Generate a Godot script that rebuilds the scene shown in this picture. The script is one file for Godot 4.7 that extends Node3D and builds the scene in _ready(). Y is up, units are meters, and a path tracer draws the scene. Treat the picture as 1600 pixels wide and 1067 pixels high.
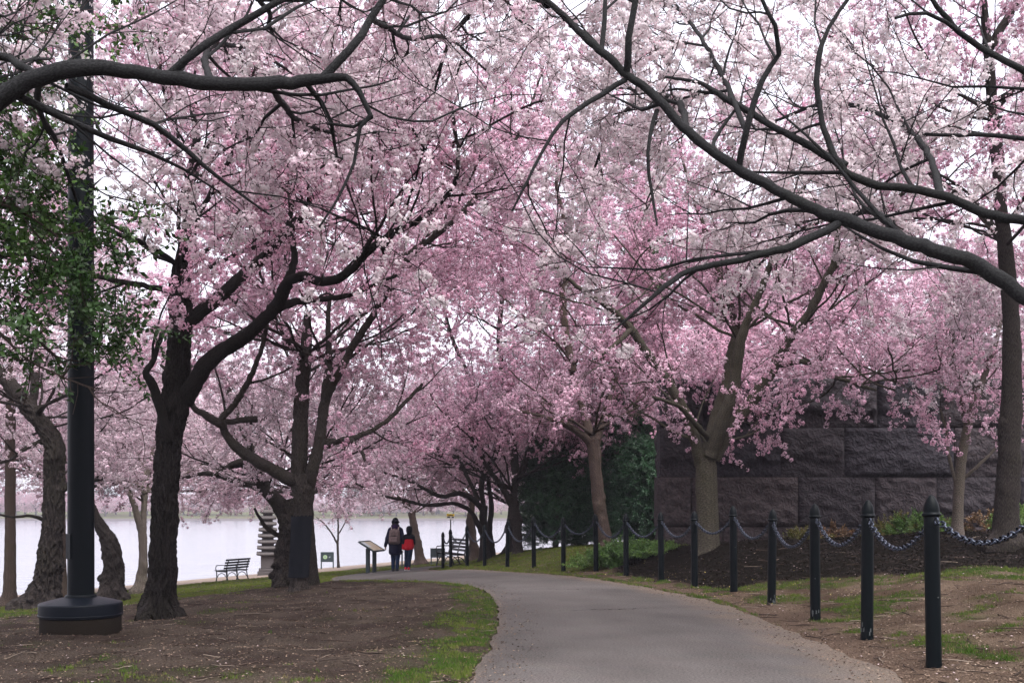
extends Node3D
# A lakeside path under cherry blossom. x right, y up, the view runs along -z; d is the distance ahead of the camera. Metres.

const F := 1555.0
const EYE := 3.6
const HZ := 797.0

var rng := RandomNumberGenerator.new()
var noise := FastNoiseLite.new()
var noise2 := FastNoiseLite.new()
var ridged := FastNoiseLite.new()
var names := {}
var M := {}
var T := {}
var sprays := {}
var spray_count := 0
var path_poly := PackedVector2Array()
var path_grid := PackedFloat32Array()
var path_left := PackedVector2Array()
var path_right := PackedVector2Array()


# ---------------------------------------------------------------- the scene
func _ready() -> void:
	rng.seed = 20240331
	var cam := Camera3D.new()
	cam.name = "camera"
	cam.projection = Camera3D.PROJECTION_FRUSTUM
	cam.near = 0.1
	cam.far = 4000.0
	cam.keep_aspect = Camera3D.KEEP_HEIGHT
	cam.size = 0.1 * 1067.0 / F
	cam.frustum_offset = Vector2(0, 0.1 * (HZ - 533.5) / F)
	cam.position = Vector3(0, EYE, 0)
	add_child(cam)
	cam.current = true

	var sky := ProceduralSkyMaterial.new()
	sky.sky_top_color = Color(0.89, 0.89, 0.955)
	sky.sky_horizon_color = Color(0.92, 0.907, 0.945)
	sky.sky_curve = 0.3
	sky.ground_bottom_color = Color(0.42, 0.40, 0.40)
	sky.ground_horizon_color = Color(0.6, 0.58, 0.6)
	sky.sun_angle_max = 1.0
	sky.energy_multiplier = 0.37
	var sk := Sky.new()
	sk.sky_material = sky
	var env := Environment.new()
	env.background_mode = Environment.BG_SKY
	env.sky = sk
	env.tonemap_mode = Environment.TONE_MAPPER_LINEAR
	env.tonemap_exposure = 5.3
	env.fog_enabled = true
	env.fog_density = 0.0006
	env.fog_light_color = Color(0.90, 0.89, 0.96)
	env.sdfgi_enabled = true
	env.ssao_enabled = true
	env.ssil_enabled = true
	var we := WorldEnvironment.new()
	we.name = "environment"
	we.environment = env
	add_child(we)

	var sun := DirectionalLight3D.new()
	sun.name = "sun"
	sun.light_energy = 0.5
	sun.light_color = Color(1.0, 0.985, 0.985)
	sun.light_angular_distance = 60.0
	sun.shadow_enabled = true
	sun.rotation_degrees = Vector3(-62, 35, 0)
	add_child(sun)

	noise.seed = 4
	noise.frequency = 0.05
	noise.fractal_octaves = 3
	noise2.seed = 9
	noise2.frequency = 0.1
	noise2.fractal_octaves = 3
	ridged.seed = 14
	ridged.frequency = 0.1
	ridged.fractal_type = FastNoiseLite.FRACTAL_NONE
	materials()
	lay_path()
	land()
	stone_wall()
	make_sprays()
	trees()
	greenery()
	far_shore()
	lamp_post()
	bollards_and_chains()
	benches()
	signs()
	pagoda()
	woman()
	child()
	ground_cover()
	for o in find_children("*", "", true, false):
		if o.has_meta("used_names"):
			o.remove_meta("used_names")


func benches() -> void:
	bench(on_ground(-1.9, 31.0), -1.2, 1.6, "dark slatted bench behind the far bollards, facing the path")
	var p := at(362, 906, 38.0)
	bench(Vector3(p.x, ground(p.x, 38.0), p.z), -2.0, 1.4, "dark slatted bench alone on the grass bank, facing the lake")


# ---------------------------------------------------------------- small helpers
func R(a: float, b: float) -> float:
	return rng.randf_range(a, b)


func at(px: float, py: float, d: float) -> Vector3:
	return Vector3((px - 800.0) / F * d, EYE - (py - HZ) / F * d, -d)


func rand_dir() -> Vector3:
	var z := R(-1, 1)
	var a := R(0, TAU)
	var r := sqrt(1.0 - z * z)
	return Vector3(r * cos(a), z, r * sin(a))


func any_perp(t: Vector3) -> Vector3:
	var u := t.cross(Vector3.UP)
	if u.length_squared() < 0.001:
		u = t.cross(Vector3.RIGHT)
	return u.normalized()


func table(a: Array, x: float) -> float:
	if x <= a[0][0]:
		return a[0][1]
	for i in range(1, a.size()):
		if x <= a[i][0]:
			return lerpf(a[i - 1][1], a[i][1], (x - a[i - 1][0]) / (a[i][0] - a[i - 1][0]))
	return a[-1][1]


func numbered(called: String) -> String:
	if not names.has(called):
		names[called] = 0
		return called
	names[called] += 1
	return "%s_%03d" % [called, names[called]]


func tag(o: Node, label := "", category := "", group := "", kind := "") -> Node:
	if label:
		o.set_meta("label", label)
	if category:
		o.set_meta("category", category)
	if group:
		o.set_meta("group", group)
	if kind:
		o.set_meta("kind", kind)
	return o


func base(called: String, where: Vector3, turn := 0.0) -> Node3D:
	var o := Node3D.new()
	o.name = numbered(called)
	add_child(o)
	o.position = where
	o.rotation.y = turn
	return o


func part_name(parent: Node, called: String) -> String:
	if not parent.has_meta("used_names"):
		parent.set_meta("used_names", {})
	var u: Dictionary = parent.get_meta("used_names")
	if not u.has(called):
		u[called] = 0
		return called
	u[called] += 1
	return "%s_%03d" % [called, u[called]]


func put(called: String, m: Mesh, mat: Material, parent: Node = null, where := Vector3.ZERO, turn := Vector3.ZERO) -> MeshInstance3D:
	var o := MeshInstance3D.new()
	o.mesh = m
	if mat:
		o.material_override = mat
	o.name = numbered(called) if parent == null else part_name(parent, called)
	(self if parent == null else parent).add_child(o, true)
	o.position = where
	o.rotation = turn
	return o


func scatter(called: String, m: Mesh, where: Array, tint: PackedColorArray, parent: Node = null) -> MultiMeshInstance3D:
	var mm := MultiMesh.new()
	mm.transform_format = MultiMesh.TRANSFORM_3D
	mm.use_colors = true
	mm.mesh = m
	mm.instance_count = where.size()
	for i in where.size():
		mm.set_instance_transform(i, where[i])
		mm.set_instance_color(i, tint[i])
	var o := MultiMeshInstance3D.new()
	o.multimesh = mm
	o.name = numbered(called) if parent == null else part_name(parent, called)
	(self if parent == null else parent).add_child(o, true)
	o.set_meta("kind", "stuff")
	return o


# ---------------------------------------------------------------- mesh building
class Geo:
	var v := PackedVector3Array()
	var n := PackedVector3Array()
	var uv := PackedVector2Array()
	var c := PackedColorArray()
	var ix := PackedInt32Array()
	var tint := Color.WHITE

	func vert(p: Vector3, nn: Vector3, t := Vector2.ZERO) -> int:
		v.append(p)
		n.append(nn)
		uv.append(t)
		c.append(tint)
		return v.size() - 1

	# a, b, cc in clockwise order seen from the front
	func tri(a: Vector3, b: Vector3, cc: Vector3) -> void:
		var nn := (cc - a).cross(b - a).normalized()
		var k := vert(a, nn)
		vert(b, nn)
		vert(cc, nn)
		ix.append_array([k, k + 1, k + 2])

	# corners counter-clockwise seen from the front
	func quad(a: Vector3, b: Vector3, cc: Vector3, d: Vector3) -> void:
		var nn := (b - a).cross(cc - a)
		if nn.length_squared() < 1e-16:
			nn = (cc - a).cross(d - a)
		nn = nn.normalized()
		var k := vert(a, nn, Vector2(0, 0))
		vert(b, nn, Vector2(1, 0))
		vert(cc, nn, Vector2(1, 1))
		vert(d, nn, Vector2(0, 1))
		ix.append_array([k, k + 2, k + 1, k, k + 3, k + 2])

	func box(lo: Vector3, hi: Vector3, bev := 0.0, x := Transform3D.IDENTITY) -> void:
		# a box with chamfered edges
		var m := (lo + hi) * 0.5
		var h := (hi - lo) * 0.5
		var b := minf(bev, minf(h.x, minf(h.y, h.z)) * 0.9)
		for ax in 3:
			for sg in [-1.0, 1.0]:
				var i := (ax + 1) % 3
				var j := (ax + 2) % 3
				var q := []
				for s in [[-1, -1], [1, -1], [1, 1], [-1, 1]]:
					var p := Vector3.ZERO
					p[ax] = sg * h[ax]
					p[i] = s[0] * (h[i] - b)
					p[j] = s[1] * (h[j] - b)
					q.append(x * (m + p))
				if sg < 0:
					q.reverse()
				quad(q[0], q[1], q[2], q[3])
		if b <= 0.0:
			return
		for ax in 3:
			var i := (ax + 1) % 3
			var j := (ax + 2) % 3
			for si in [-1.0, 1.0]:
				for sj in [-1.0, 1.0]:
					var p0 := Vector3.ZERO
					p0[i] = si * h[i]
					p0[j] = sj * (h[j] - b)
					var p1 := Vector3.ZERO
					p1[i] = si * (h[i] - b)
					p1[j] = sj * h[j]
					var e := Vector3.ZERO
					e[ax] = h[ax] - b
					var q := [m + p0 - e, m + p0 + e, m + p1 + e, m + p1 - e]
					var nn: Vector3 = (q[1] - q[0]).cross(q[2] - q[0])
					var o := Vector3.ZERO
					o[i] = si
					o[j] = sj
					if nn.dot(o) < 0:
						q.reverse()
					quad(x * q[0], x * q[1], x * q[2], x * q[3])
		for sx in [-1.0, 1.0]:
			for sy in [-1.0, 1.0]:
				for sz in [-1.0, 1.0]:
					var s := Vector3(sx, sy, sz)
					var pa := m + Vector3(sx * h.x, sy * (h.y - b), sz * (h.z - b))
					var pb := m + Vector3(sx * (h.x - b), sy * h.y, sz * (h.z - b))
					var pc := m + Vector3(sx * (h.x - b), sy * (h.y - b), sz * h.z)
					if (pc - pa).cross(pb - pa).dot(s) < 0:
						var t := pb
						pb = pc
						pc = t
					tri(x * pa, x * pb, x * pc)

	# a bar with a box section from a to b; wide along the given side direction
	func bar(a: Vector3, b: Vector3, w: float, t: float, up := Vector3.UP, bev := 0.004) -> void:
		var z := (b - a).normalized()
		var sx := up.cross(z)
		if sx.length_squared() < 1e-6:
			sx = Vector3.RIGHT.cross(z)
		sx = sx.normalized()
		var x := Transform3D(Basis(sx, z.cross(sx), z), (a + b) * 0.5)
		var l := (b - a).length() * 0.5
		box(Vector3(-w / 2, -t / 2, -l), Vector3(w / 2, t / 2, l), bev, x)

	# swept tube with analytic normals
	func tube(pts: PackedVector3Array, rad: PackedFloat32Array, sides: int, cap := true, vscale := 1.0) -> void:
		var m := pts.size()
		if m < 2:
			return
		var t := (pts[1] - pts[0]).normalized()
		var u := t.cross(Vector3(0.31, 0.2, 0.93))
		if u.length_squared() < 0.01:
			u = t.cross(Vector3.RIGHT)
		u = u.normalized()
		var first := v.size()
		var along := 0.0
		for i in m:
			if i > 0:
				along += pts[i].distance_to(pts[i - 1])
				t = (pts[mini(i + 1, m - 1)] - pts[i - 1]).normalized()
				u = (u - t * u.dot(t)).normalized()
			var w := t.cross(u)
			for k in sides + 1:
				var a := TAU * k / sides
				var r := u * cos(a) + w * sin(a)
				v.append(pts[i] + r * rad[i])
				n.append(r)
				uv.append(Vector2(float(k) / sides, along * vscale))
				c.append(tint)
		var st := sides + 1
		for i in m - 1:
			for k in sides:
				var a := first + i * st + k
				ix.append_array([a, a + st, a + 1, a + 1, a + st, a + st + 1])
		if cap:
			var e := vert(pts[m - 1] + t * rad[m - 1] * 0.6, t)
			for k in sides:
				var a := first + (m - 1) * st + k
				ix.append_array([a, e, a + 1])

	# surface of revolution about +y through o: profile is [radius, height] pairs from bottom to top
	func lathe(o: Vector3, prof: Array, sides: int, x := Transform3D.IDENTITY, wob := 0.0) -> void:
		var m := prof.size()
		var first := v.size()
		for i in m:
			var p0: Array = prof[maxi(i - 1, 0)]
			var p1: Array = prof[mini(i + 1, m - 1)]
			var dn := Vector2(p1[1] - p0[1], -(p1[0] - p0[0])).normalized()
			for k in sides + 1:
				var a := TAU * k / sides
				var dr := Vector3(cos(a), 0, -sin(a))
				var r: float = prof[i][0] * (1.0 + wob * sin(a * 3.0 + prof[i][1] * 9.0))
				v.append(x * (o + dr * r + Vector3(0, prof[i][1], 0)))
				n.append((x.basis * (dr * dn.x + Vector3(0, dn.y, 0))).normalized())
				uv.append(Vector2(float(k) / sides, prof[i][1]))
				c.append(tint)
		var st := sides + 1
		for i in m - 1:
			for k in sides:
				var a := first + i * st + k
				ix.append_array([a, a + st, a + 1, a + 1, a + st, a + st + 1])

	# a grid of points, rows of equal length; normals from neighbours; flip turns the face over
	func grid(p: PackedVector3Array, cols: int, flip := false, uvs := PackedVector2Array(), cols_c := PackedColorArray(), wrap := false) -> void:
		var rows := p.size() / cols
		var first := v.size()
		for j in rows:
			for i in cols:
				var l := i - 1
				var r := i + 1
				if wrap:
					l = cols - 2 if i == 0 else i - 1
					r = 1 if i == cols - 1 else i + 1
				else:
					l = maxi(l, 0)
					r = mini(r, cols - 1)
				var a := p[j * cols + r] - p[j * cols + l]
				var b := p[mini(j + 1, rows - 1) * cols + i] - p[maxi(j - 1, 0) * cols + i]
				var nn := a.cross(b).normalized()
				v.append(p[j * cols + i])
				n.append(-nn if flip else nn)
				uv.append(uvs[j * cols + i] if uvs.size() else Vector2(i, j))
				c.append(cols_c[j * cols + i] if cols_c.size() else tint)
		for j in rows - 1:
			for i in cols - 1:
				var a := first + j * cols + i
				if flip:
					ix.append_array([a, a + 1, a + cols, a + 1, a + cols + 1, a + cols])
				else:
					ix.append_array([a, a + cols, a + 1, a + 1, a + cols, a + cols + 1])

	func add(g: Geo, x := Transform3D.IDENTITY) -> void:
		var k := v.size()
		for i in g.v.size():
			v.append(x * g.v[i])
			n.append((x.basis * g.n[i]).normalized())
		uv.append_array(g.uv)
		c.append_array(g.c)
		for i in g.ix:
			ix.append(k + i)

	func mesh(onto: ArrayMesh = null) -> ArrayMesh:
		var a := []
		a.resize(Mesh.ARRAY_MAX)
		a[Mesh.ARRAY_VERTEX] = v
		a[Mesh.ARRAY_NORMAL] = n
		a[Mesh.ARRAY_TEX_UV] = uv
		a[Mesh.ARRAY_COLOR] = c
		a[Mesh.ARRAY_INDEX] = ix
		var m := onto if onto else ArrayMesh.new()
		m.add_surface_from_arrays(Mesh.PRIMITIVE_TRIANGLES, a)
		return m


# a smooth field of tapered capsules, meshed with surface nets
func nets(bones: Array, cell: float, blend: float, g: Geo) -> void:
	var lo := Vector3.INF
	var hi := -Vector3.INF
	for b in bones:
		var r: float = maxf(b[2], b[3]) + blend + cell * 2.0
		var rr := Vector3(r, r, r)
		lo = lo.min(b[0] - rr).min(b[1] - rr)
		hi = hi.max(b[0] + rr).max(b[1] + rr)
	var dim := Vector3i(((hi - lo) / cell).ceil()) + Vector3i.ONE
	var nx := dim.x
	var nxy := dim.x * dim.y
	var f := PackedFloat32Array()
	f.resize(nxy * dim.z)
	f.fill(1.0)
	for b in bones:
		var r: float = maxf(b[2], b[3]) + blend + cell * 2.0
		var rr := Vector3(r, r, r)
		var a: Vector3 = b[0]
		var e: Vector3 = b[1] - a
		var ra: float = b[2]
		var rb: float = b[3]
		var ee := maxf(e.length_squared(), 1e-9)
		var i0 := Vector3i(((a.min(b[1]) - rr - lo) / cell).floor()).clamp(Vector3i.ZERO, dim - Vector3i.ONE)
		var i1 := Vector3i(((a.max(b[1]) + rr - lo) / cell).ceil()).clamp(Vector3i.ZERO, dim - Vector3i.ONE)
		for z in range(i0.z, i1.z + 1):
			for y in range(i0.y, i1.y + 1):
				for x in range(i0.x, i1.x + 1):
					var q := lo + Vector3(x, y, z) * cell - a
					var h := clampf(q.dot(e) / ee, 0.0, 1.0)
					var d := (q - e * h).length() - lerpf(ra, rb, h)
					var k := z * nxy + y * nx + x
					var o := f[k]
					var t := maxf(blend - absf(o - d), 0.0) / blend
					f[k] = minf(o, d) - t * t * blend * 0.25
	var id := {}
	var first := g.v.size()
	for z in dim.z - 1:
		for y in dim.y - 1:
			for x in dim.x - 1:
				var k := z * nxy + y * nx + x
				var v0 := f[k]
				if v0 > cell * 2.5:
					continue
				var w := [v0, f[k + 1], f[k + nx], f[k + nx + 1], f[k + nxy], f[k + nxy + 1], f[k + nxy + nx], f[k + nxy + nx + 1]]
				var inside := 0
				for q in w:
					inside += int(q < 0.0)
				if inside == 0 or inside == 8:
					continue
				var p := Vector3.ZERO
				var cnt := 0
				for e in [[0, 1], [2, 3], [4, 5], [6, 7], [0, 2], [1, 3], [4, 6], [5, 7], [0, 4], [1, 5], [2, 6], [3, 7]]:
					var da: float = w[e[0]]
					var db: float = w[e[1]]
					if (da < 0.0) != (db < 0.0):
						var s := da / (da - db)
						var pa := Vector3(e[0] & 1, (e[0] >> 1) & 1, e[0] >> 2)
						var pb := Vector3(e[1] & 1, (e[1] >> 1) & 1, e[1] >> 2)
						p += pa.lerp(pb, s)
						cnt += 1
				id[k] = g.v.size()
				var gr := Vector3(w[1] + w[3] + w[5] + w[7] - w[0] - w[2] - w[4] - w[6], w[2] + w[3] + w[6] + w[7] - w[0] - w[1] - w[4] - w[5], w[4] + w[5] + w[6] + w[7] - w[0] - w[1] - w[2] - w[3])
				g.vert(lo + (Vector3(x, y, z) + p / cnt) * cell, gr.normalized())
	for k in id:
		var a: int = id[k]
		var inside := f[k] < 0.0
		for ax in 3:
			var s: int = [1, nx, nxy][ax]
			var s1: int = [nx, nxy, 1][ax]
			var s2: int = [nxy, 1, nx][ax]
			if k + s >= f.size() or (f[k + s] < 0.0) == inside:
				continue
			if not (id.has(k - s1) and id.has(k - s2) and id.has(k - s1 - s2)):
				continue
			var b: int = id[k - s1]
			var c: int = id[k - s1 - s2]
			var e: int = id[k - s2]
			if inside:
				g.ix.append_array([a, c, b, a, e, c])
			else:
				g.ix.append_array([a, b, c, a, c, e])


# ---------------------------------------------------------------- materials
func noise_tex(size: int, freq: float, oct := 4, type := FastNoiseLite.TYPE_SIMPLEX_SMOOTH, ramp: Array = [], seed_ := 1, fractal := FastNoiseLite.FRACTAL_FBM) -> NoiseTexture2D:
	var f := FastNoiseLite.new()
	f.noise_type = type
	f.frequency = freq
	f.fractal_type = fractal
	f.fractal_octaves = oct
	f.seed = seed_
	var t := NoiseTexture2D.new()
	t.width = size
	t.height = size
	t.seamless = true
	t.seamless_blend_skirt = 0.2
	t.noise = f
	if ramp.size():
		var gr := Gradient.new()
		var off := PackedFloat32Array()
		var col := PackedColorArray()
		for r in ramp:
			off.append(r[0])
			col.append(r[1])
		gr.offsets = off
		gr.colors = col
		t.color_ramp = gr
	return t


func lin(r: float, g: float, b: float) -> Color:
	return Color(r, g, b).linear_to_srgb()


func grey(x: float) -> Color:
	return lin(x, x, x)


func mat(called: String, col: Color, rough := 0.8, spec := 0.4) -> StandardMaterial3D:
	var m := StandardMaterial3D.new()
	m.resource_name = called
	m.albedo_color = col
	m.roughness = rough
	m.metallic_specular = spec
	M[called] = m
	return m


func triplanar(m: StandardMaterial3D, tex: Texture2D, scale_: float, bump: Texture2D = null, depth_cm := 0.0) -> void:
	m.uv1_triplanar = true
	m.uv1_world_triplanar = true
	m.uv1_scale = Vector3(scale_, scale_, scale_)
	m.albedo_texture = tex
	if bump:
		m.heightmap_enabled = true
		m.heightmap_texture = bump
		m.heightmap_scale = depth_cm


func materials() -> void:
	T.fine = noise_tex(1024, 0.045, 5, FastNoiseLite.TYPE_SIMPLEX_SMOOTH, [[0.0, grey(0.30)], [0.35, grey(0.55)], [0.6, grey(0.72)], [1.0, grey(1.0)]], 3)
	T.fine_h = noise_tex(1024, 0.06, 5, FastNoiseLite.TYPE_SIMPLEX_SMOOTH, [], 5)
	T.grit = noise_tex(1024, 0.25, 3, FastNoiseLite.TYPE_CELLULAR, [[0.0, grey(0.45)], [0.5, grey(0.62)], [0.8, grey(0.75)], [1.0, grey(1.0)]], 7)
	T.grit_h = noise_tex(1024, 0.25, 3, FastNoiseLite.TYPE_CELLULAR, [], 7)
	T.rock_h = noise_tex(1024, 0.012, 6, FastNoiseLite.TYPE_SIMPLEX_SMOOTH, [], 11, FastNoiseLite.FRACTAL_RIDGED)
	T.rock = noise_tex(1024, 0.02, 6, FastNoiseLite.TYPE_SIMPLEX_SMOOTH, [[0.0, lin(0.40, 0.38, 0.42)], [0.45, lin(0.66, 0.62, 0.66)], [0.7, lin(0.85, 0.76, 0.78)], [1.0, lin(1.0, 0.95, 0.95)]], 12)
	T.bark = noise_tex(512, 0.02, 6, FastNoiseLite.TYPE_SIMPLEX_SMOOTH, [[0.0, lin(0.16, 0.14, 0.14)], [0.4, lin(0.42, 0.38, 0.37)], [0.58, lin(0.62, 0.56, 0.53)], [0.7, lin(0.8, 0.76, 0.68)], [1.0, lin(1.0, 1.0, 0.92)]], 21)
	T.bark_h = noise_tex(512, 0.03, 5, FastNoiseLite.TYPE_SIMPLEX_SMOOTH, [], 22, FastNoiseLite.FRACTAL_RIDGED)
	T.wave = noise_tex(1024, 0.02, 4, FastNoiseLite.TYPE_SIMPLEX_SMOOTH, [], 31)
	T.scuff = noise_tex(512, 0.02, 5, FastNoiseLite.TYPE_SIMPLEX_SMOOTH, [[0.0, grey(0.72)], [0.5, grey(0.86)], [1.0, grey(1.0)]], 41)

	var m: StandardMaterial3D
	# the ground: zones in vertex colour, grain in the texture
	m = mat("soil", Color.WHITE, 0.95, 0.15)
	m.vertex_color_use_as_albedo = true
	triplanar(m, T.fine, 0.9, T.fine_h, 2.2)
	m.detail_enabled = true
	m.detail_blend_mode = BaseMaterial3D.BLEND_MODE_MUL
	m.detail_albedo = T.grit
	m.detail_uv_layer = BaseMaterial3D.DETAIL_UV_2
	m.uv2_triplanar = true
	m.uv2_world_triplanar = true
	m.uv2_scale = Vector3(3.1, 3.1, 3.1)
	m = mat("asphalt", Color.WHITE, 0.88, 0.3)
	m.vertex_color_use_as_albedo = true
	triplanar(m, noise_tex(1024, 0.05, 6, FastNoiseLite.TYPE_SIMPLEX_SMOOTH, [[0.0, grey(0.4)], [0.33, grey(0.62)], [0.5, grey(0.84)], [0.66, grey(1.0)], [1.0, grey(1.0)]], 53), 0.8, T.grit_h, 0.3)
	m.detail_enabled = true
	m.detail_blend_mode = BaseMaterial3D.BLEND_MODE_MUL
	m.detail_albedo = noise_tex(1024, 0.2, 4, FastNoiseLite.TYPE_SIMPLEX, [[0.0, grey(0.3)], [0.32, grey(0.55)], [0.5, grey(0.88)], [0.68, grey(1.0)], [1.0, grey(1.0)]], 51)
	m.detail_uv_layer = BaseMaterial3D.DETAIL_UV_2
	m.uv2_triplanar = true
	m.uv2_world_triplanar = true
	m.uv2_scale = Vector3(0.5, 0.5, 0.5)
	m = mat("promenade", lin(0.27, 0.21, 0.175), 0.9, 0.25)
	triplanar(m, T.fine, 0.7, T.grit_h, 0.3)
	m = mat("far_grass", Color.WHITE, 0.95, 0.1)
	m.vertex_color_use_as_albedo = true
	triplanar(m, T.fine, 0.12)
	m = mat("water", lin(0.10, 0.11, 0.14), 0.15, 0.6)
	m.uv1_triplanar = true
	m.uv1_world_triplanar = true
	m.uv1_scale = Vector3(0.007, 0.02, 0.035)
	m.heightmap_enabled = true
	m.heightmap_texture = T.wave
	m.heightmap_scale = 4.0
	for q in [["granite_0", 0.050, 0.046, 0.051], ["granite_1", 0.060, 0.053, 0.057], ["granite_2", 0.044, 0.042, 0.050], ["granite_3", 0.072, 0.062, 0.063]]:
		m = mat(q[0], lin(q[1], q[2], q[3]), 0.85, 0.3)
		triplanar(m, T.rock, 0.55, T.rock_h, 3.0)
	m = mat("granite_joint", lin(0.012, 0.011, 0.012), 0.95, 0.1)
	m = mat("pale_stone", lin(0.13, 0.126, 0.12), 0.9, 0.2)
	triplanar(m, T.rock, 1.3, T.grit_h, 0.6)
	m = mat("seawall", lin(0.25, 0.24, 0.23), 0.9, 0.2)
	triplanar(m, T.rock, 0.4)
	# barks
	for b in [["bark_dark", 0.050, 0.044, 0.043, 3.0, 0.8, 2.5], ["bark_black", 0.027, 0.024, 0.025, 3.0, 0.8, 2.5], ["bark_limb", 0.027, 0.030, 0.035, 1.0, 2.0, 1.0], ["bark_brown", 0.080, 0.072, 0.070, 3.0, 0.8, 2.5], ["bark_grey", 0.10, 0.077, 0.07, 1.0, 2.2, 1.2], ["bark_pale", 0.15, 0.135, 0.124, 1.0, 2.0, 0.8], ["bark_mossy", 0.080, 0.076, 0.062, 1.0, 2.2, 1.2]]:
		m = mat(b[0], lin(b[1] * 1.6, b[2] * 1.6, b[3] * 1.6), 0.85, 0.3)
		m.vertex_color_use_as_albedo = true
		m.albedo_texture = T.bark
		m.uv1_scale = Vector3(b[4], b[5], 1)
		m.heightmap_enabled = true
		m.heightmap_texture = T.bark_h
		m.heightmap_scale = b[6]
	m = mat("twig", lin(0.075, 0.055, 0.055), 0.9, 0.2)
	m.vertex_color_use_as_albedo = true
	m = mat("petal", Color.WHITE, 0.75, 0.2)
	m.vertex_color_use_as_albedo = true
	m.backlight_enabled = true
	m.backlight = Color(1.0, 1.0, 1.0)
	m = mat("leaf", Color.WHITE, 0.42, 0.5)
	m.vertex_color_use_as_albedo = true
	m.backlight_enabled = true
	m.backlight = Color(0.45, 0.5, 0.3)
	m = mat("blade", Color.WHITE, 0.7, 0.25)
	m.vertex_color_use_as_albedo = true
	m.backlight_enabled = true
	m.backlight = Color(0.5, 0.55, 0.3)
	m = mat("litter", Color.WHITE, 0.85, 0.2)
	m.vertex_color_use_as_albedo = true
	# metal, wood, cloth
	m = mat("post_paint", lin(0.0018, 0.0042, 0.006), 0.45, 0.24)
	triplanar(m, T.scuff, 1.7, T.fine_h, 0.05)
	m = mat("bare_paint", lin(0.085, 0.095, 0.10), 0.7, 0.4)
	triplanar(m, T.scuff, 5.0)
	m = mat("chain_steel", lin(0.04, 0.05, 0.075), 0.3, 0.6)
	m.metallic = 0.6
	m = mat("lamp_paint", lin(0.0018, 0.0042, 0.0068), 0.45, 0.24)
	triplanar(m, T.scuff, 0.9, T.fine_h, 0.06)
	m = mat("drum_paint", lin(0.0045, 0.0075, 0.0135), 0.45, 0.28)
	triplanar(m, T.scuff, 1.4, T.fine_h, 0.06)
	m = mat("concrete", lin(0.034, 0.027, 0.022), 0.92, 0.2)
	triplanar(m, T.fine, 1.6, T.grit_h, 0.4)
	m = mat("slat_dark", lin(0.007, 0.010, 0.016), 0.55, 0.4)
	triplanar(m, T.scuff, 2.0)
	m = mat("iron", lin(0.012, 0.014, 0.018), 0.5, 0.5)
	m = mat("sign_green", lin(0.03, 0.045, 0.05), 0.55, 0.4)
	m = mat("sign_grey", lin(0.05, 0.062, 0.072), 0.6, 0.4)
	m = mat("cream", lin(0.42, 0.36, 0.24), 0.35, 0.5)
	m = mat("print_blue", lin(0.42, 0.47, 0.52), 0.35, 0.5)
	m = mat("print_tan", lin(0.42, 0.33, 0.20), 0.35, 0.5)
	m = mat("yellow", lin(0.75, 0.52, 0.02), 0.5, 0.4)
	m = mat("white_paint", lin(0.72, 0.72, 0.70), 0.5, 0.4)
	m = mat("black_print", lin(0.02, 0.02, 0.02), 0.6, 0.3)
	m = mat("emblem_green", lin(0.35, 0.50, 0.28), 0.5, 0.4)
	m = mat("steel_pole", lin(0.10, 0.11, 0.115), 0.5, 0.5)
	m = mat("skin", lin(0.52, 0.33, 0.25), 0.55, 0.4)
	m = mat("coat_navy", lin(0.013, 0.014, 0.042), 0.9, 0.2)
	triplanar(m, T.scuff, 4.0, T.fine_h, 0.5)
	m = mat("cap_black", lin(0.008, 0.009, 0.014), 0.9, 0.2)
	m = mat("hood_plum", lin(0.024, 0.012, 0.045), 0.9, 0.2)
	m = mat("jeans", lin(0.012, 0.028, 0.075), 0.9, 0.2)
	triplanar(m, T.scuff, 5.0, T.fine_h, 0.4)
	m = mat("jeans_dark", lin(0.010, 0.020, 0.045), 0.9, 0.2)
	m = mat("pack", lin(0.20, 0.155, 0.155), 0.85, 0.2)
	triplanar(m, noise_tex(256, 0.03, 3, FastNoiseLite.TYPE_CELLULAR, [[0.0, lin(0.35, 0.32, 0.36)], [0.5, lin(0.9, 0.85, 0.85)], [1.0, lin(1, 0.95, 0.9)]], 61), 3.0)
	m = mat("pack_strap", lin(0.30, 0.24, 0.24), 0.85, 0.2)
	m = mat("jacket_red", lin(0.55, 0.010, 0.025), 0.7, 0.3)
	m = mat("shoe_red", lin(0.50, 0.03, 0.05), 0.6, 0.3)
	m = mat("shoe_dark", lin(0.02, 0.022, 0.03), 0.7, 0.3)
	m = mat("hair", lin(0.014, 0.010, 0.009), 0.6, 0.4)
	m = mat("eye", lin(0.02, 0.018, 0.016), 0.2, 0.5)
	m = mat("wrap", lin(0.016, 0.018, 0.024), 0.9, 0.2)
	triplanar(m, T.scuff, 6.0, T.grit_h, 0.5)


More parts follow.
